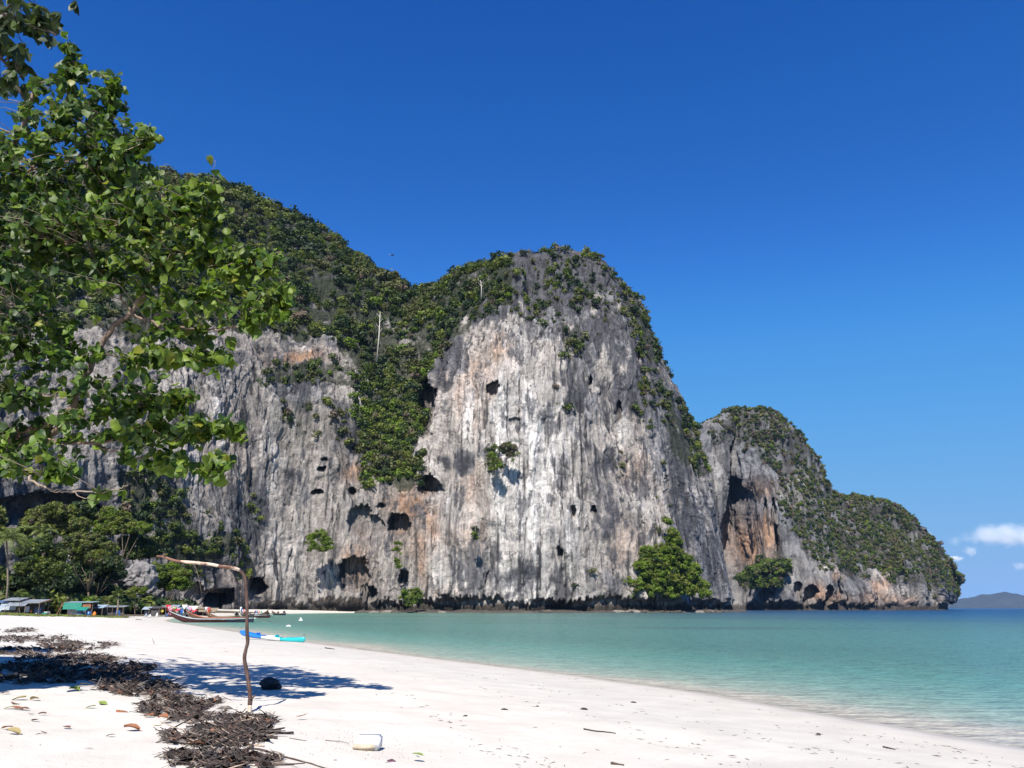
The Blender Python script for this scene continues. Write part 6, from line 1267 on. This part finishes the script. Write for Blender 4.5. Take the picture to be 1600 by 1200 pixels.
ms = [(20, 20, 45, 30, 130), (55, 35, 32, 30, 90), (10, 70, 36, 35, 110), (40, 80, 22, 14, 26), (70, 30, 20, 26, 34), (15, 118, 26, 16, 40), (8, 132, 14, 8, 12), (95, 40, 12, 10, 8), (35, 136, 10, 6, 5), (118, 2, 8, 6, 5), (-60, 40, 60, 90, 160)]
for cx, cy, rx, ry, cnt in ms:
    for _ in range(max(1, cnt // 6)):
        u, v = r.normal(0, .5, 2); tip = P(cx + u * rx, cy + v * ry, 8.6 + r.normal(0, .3)) - OB; a = an[np.argmin(np.linalg.norm(an - tip, axis=1))]; tw.tube([a, (a + tip) / 2 + r.normal(0, .02, 3), tip], [.007, .005, .003], 4, cap=False)
        for j in range(6):
            s = r.uniform(.11, .2); e = Euler((r.uniform(-1.3, .9), r.normal(0, .5), 2 * pi * j / 6 + r.uniform(-.4, .4))); R_ = np.array(e.to_matrix()) * s; VV.append(av @ R_.T + tip + r.normal(0, .015, 3)); FF.append(np.array(af3) + base); MM.append(np.full(len(af3), int(r.random() < .25))); base += len(av)
tw.build('twigs', TD, t2)['kind'] = 'stuff'
o = link('foliage', np_mesh('foliage', np.concatenate(VV), [np.concatenate(FF)], [G5, G6], np.concatenate(MM), smooth=True), t2); o['kind'] = 'stuff'

# the neighbouring trees just outside the left edge, known from the shade they throw across the upper wrack
SHT = dict(group=None, mats=[G1, G2, G3, G1, G2, G1, G3], bsize=(.35, .7)); WS = [.5, .4, .1, 0, 0, 0, 0]
beach_tree('shade_tree', 'broad tree just beyond the left edge, shading the near end of the wrack', 'tree', -420, 12.3, [(-200, 560, 130), (-330, 600, 160), (-210, 450, 110), (-200, 680, 80), (-450, 520, 150), (-340, 430, 120)], WS, 91, dens=1.5, **SHT)
beach_tree('shade_tree', 'second tree beyond the left edge, shading the middle of the wrack', 'tree', -330, 16.5, [(-180, 650, 95), (-270, 690, 110), (-190, 740, 80), (-260, 580, 100), (-380, 640, 120)], WS, 92, dens=1.5, **SHT)
beach_tree('shade_tree', 'third tree beyond the left edge, shading the far end of the wrack', 'tree', -260, 22, [(-160, 720, 80), (-250, 710, 95), (-170, 660, 80), (-230, 780, 70)], WS, 93, dens=1.5, **SHT)
# ================================================================== clouds and air
def cloud_mat(seed, dens):
    m = bpy.data.materials.new('cloud_vapour'); m.use_nodes = True; n = m.node_tree.nodes; l = m.node_tree.links; n.remove(n['Principled BSDF'])
    v = n.new('ShaderNodeVolumePrincipled'); v.inputs['Color'].default_value = (1, 1, 1, 1); v.inputs['Anisotropy'].default_value = -.25
    tc = n.new('ShaderNodeTexCoord'); nz = n.new('ShaderNodeTexNoise'); nz.inputs['Scale'].default_value = 2.2; nz.inputs['Detail'].default_value = 5; nz.noise_dimensions = '4D'; nz.inputs['W'].default_value = seed
    mp = n.new('ShaderNodeMapping'); mp.inputs['Scale'].default_value = (1.6, 1, .6); l.new(tc.outputs['Object'], mp.inputs[0]); l.new(mp.outputs[0], nz.inputs['Vector'])
    ln = n.new('ShaderNodeVectorMath'); ln.operation = 'LENGTH'; l.new(tc.outputs['Object'], ln.inputs[0])
    s = n.new('ShaderNodeMath'); s.operation = 'MULTIPLY_ADD'; s.inputs[1].default_value = 1.75; l.new(nz.outputs['Fac'], s.inputs[0])
    s2 = n.new('ShaderNodeMath'); s2.operation = 'MULTIPLY'; s2.inputs[1].default_value = -1.0; l.new(ln.outputs['Value'], s2.inputs[0]); l.new(s2.outputs[0], s.inputs[2])
    mr = n.new('ShaderNodeMapRange'); mr.inputs[1].default_value = .02; mr.inputs[2].default_value = .55; mr.inputs[3].default_value = 0; mr.inputs[4].default_value = dens; l.new(s.outputs[0], mr.inputs[0])
    l.new(mr.outputs[0], v.inputs['Density']); l.new(v.outputs[0], n['Material Output'].inputs['Volume']); return m
import bmesh
CL = [('widest white cloud at the right edge above the horizon', 1565, 836, 62, 20, .0014), ('white end of the same low cloud bank, cut by the right edge', 1620, 838, 50, 22, .0014), ('small round faint cloud left of the wide cloud', 1492, 845, 12, 9, .0014), ('faint pinkish puff below the small round cloud', 1517, 861, 13, 9, .0035), ('thin white streak of cloud just right of the headland', 1492, 873, 15, 5, .007), ('white wisp of cloud touching the headland slope', 1447, 842, 15, 12, .008), ('very faint low puff far right above the sea', 1594, 885, 14, 8, .002)]
for i, (lab, x, y, rx, ry, dn) in enumerate(CL):
    c = P(x, y, 16000); k = 16000 / FOC * 1.05
    bm = bmesh.new(); bmesh.ops.create_icosphere(bm, subdivisions=3, radius=1.0); me = bpy.data.meshes.new('cloud'); bm.to_mesh(me); bm.free(); me.materials.append(cloud_mat(i * 3.7, dn))
    o = link('cloud', me, None, c); o.scale = (rx * k, max(rx, ry) * k * .6, ry * k); tag(o, lab, 'cloud')
m = bpy.data.materials.new('sea_haze'); m.use_nodes = True; n = m.node_tree.nodes; n.remove(n['Principled BSDF']); v = n.new('ShaderNodeVolumePrincipled')
v.inputs['Color'].default_value = (.32, .56, 1.0, 1); v.inputs['Density'].default_value = 2.0e-5; v.inputs['Anisotropy'].default_value = .0
m.node_tree.links.new(v.outputs[0], n['Material Output'].inputs['Volume'])
mb = MB(); mb.box((0, 0, 127), (27000, 27000, 286)); o = mb.build('haze', m); tag(o, kind='stuff')
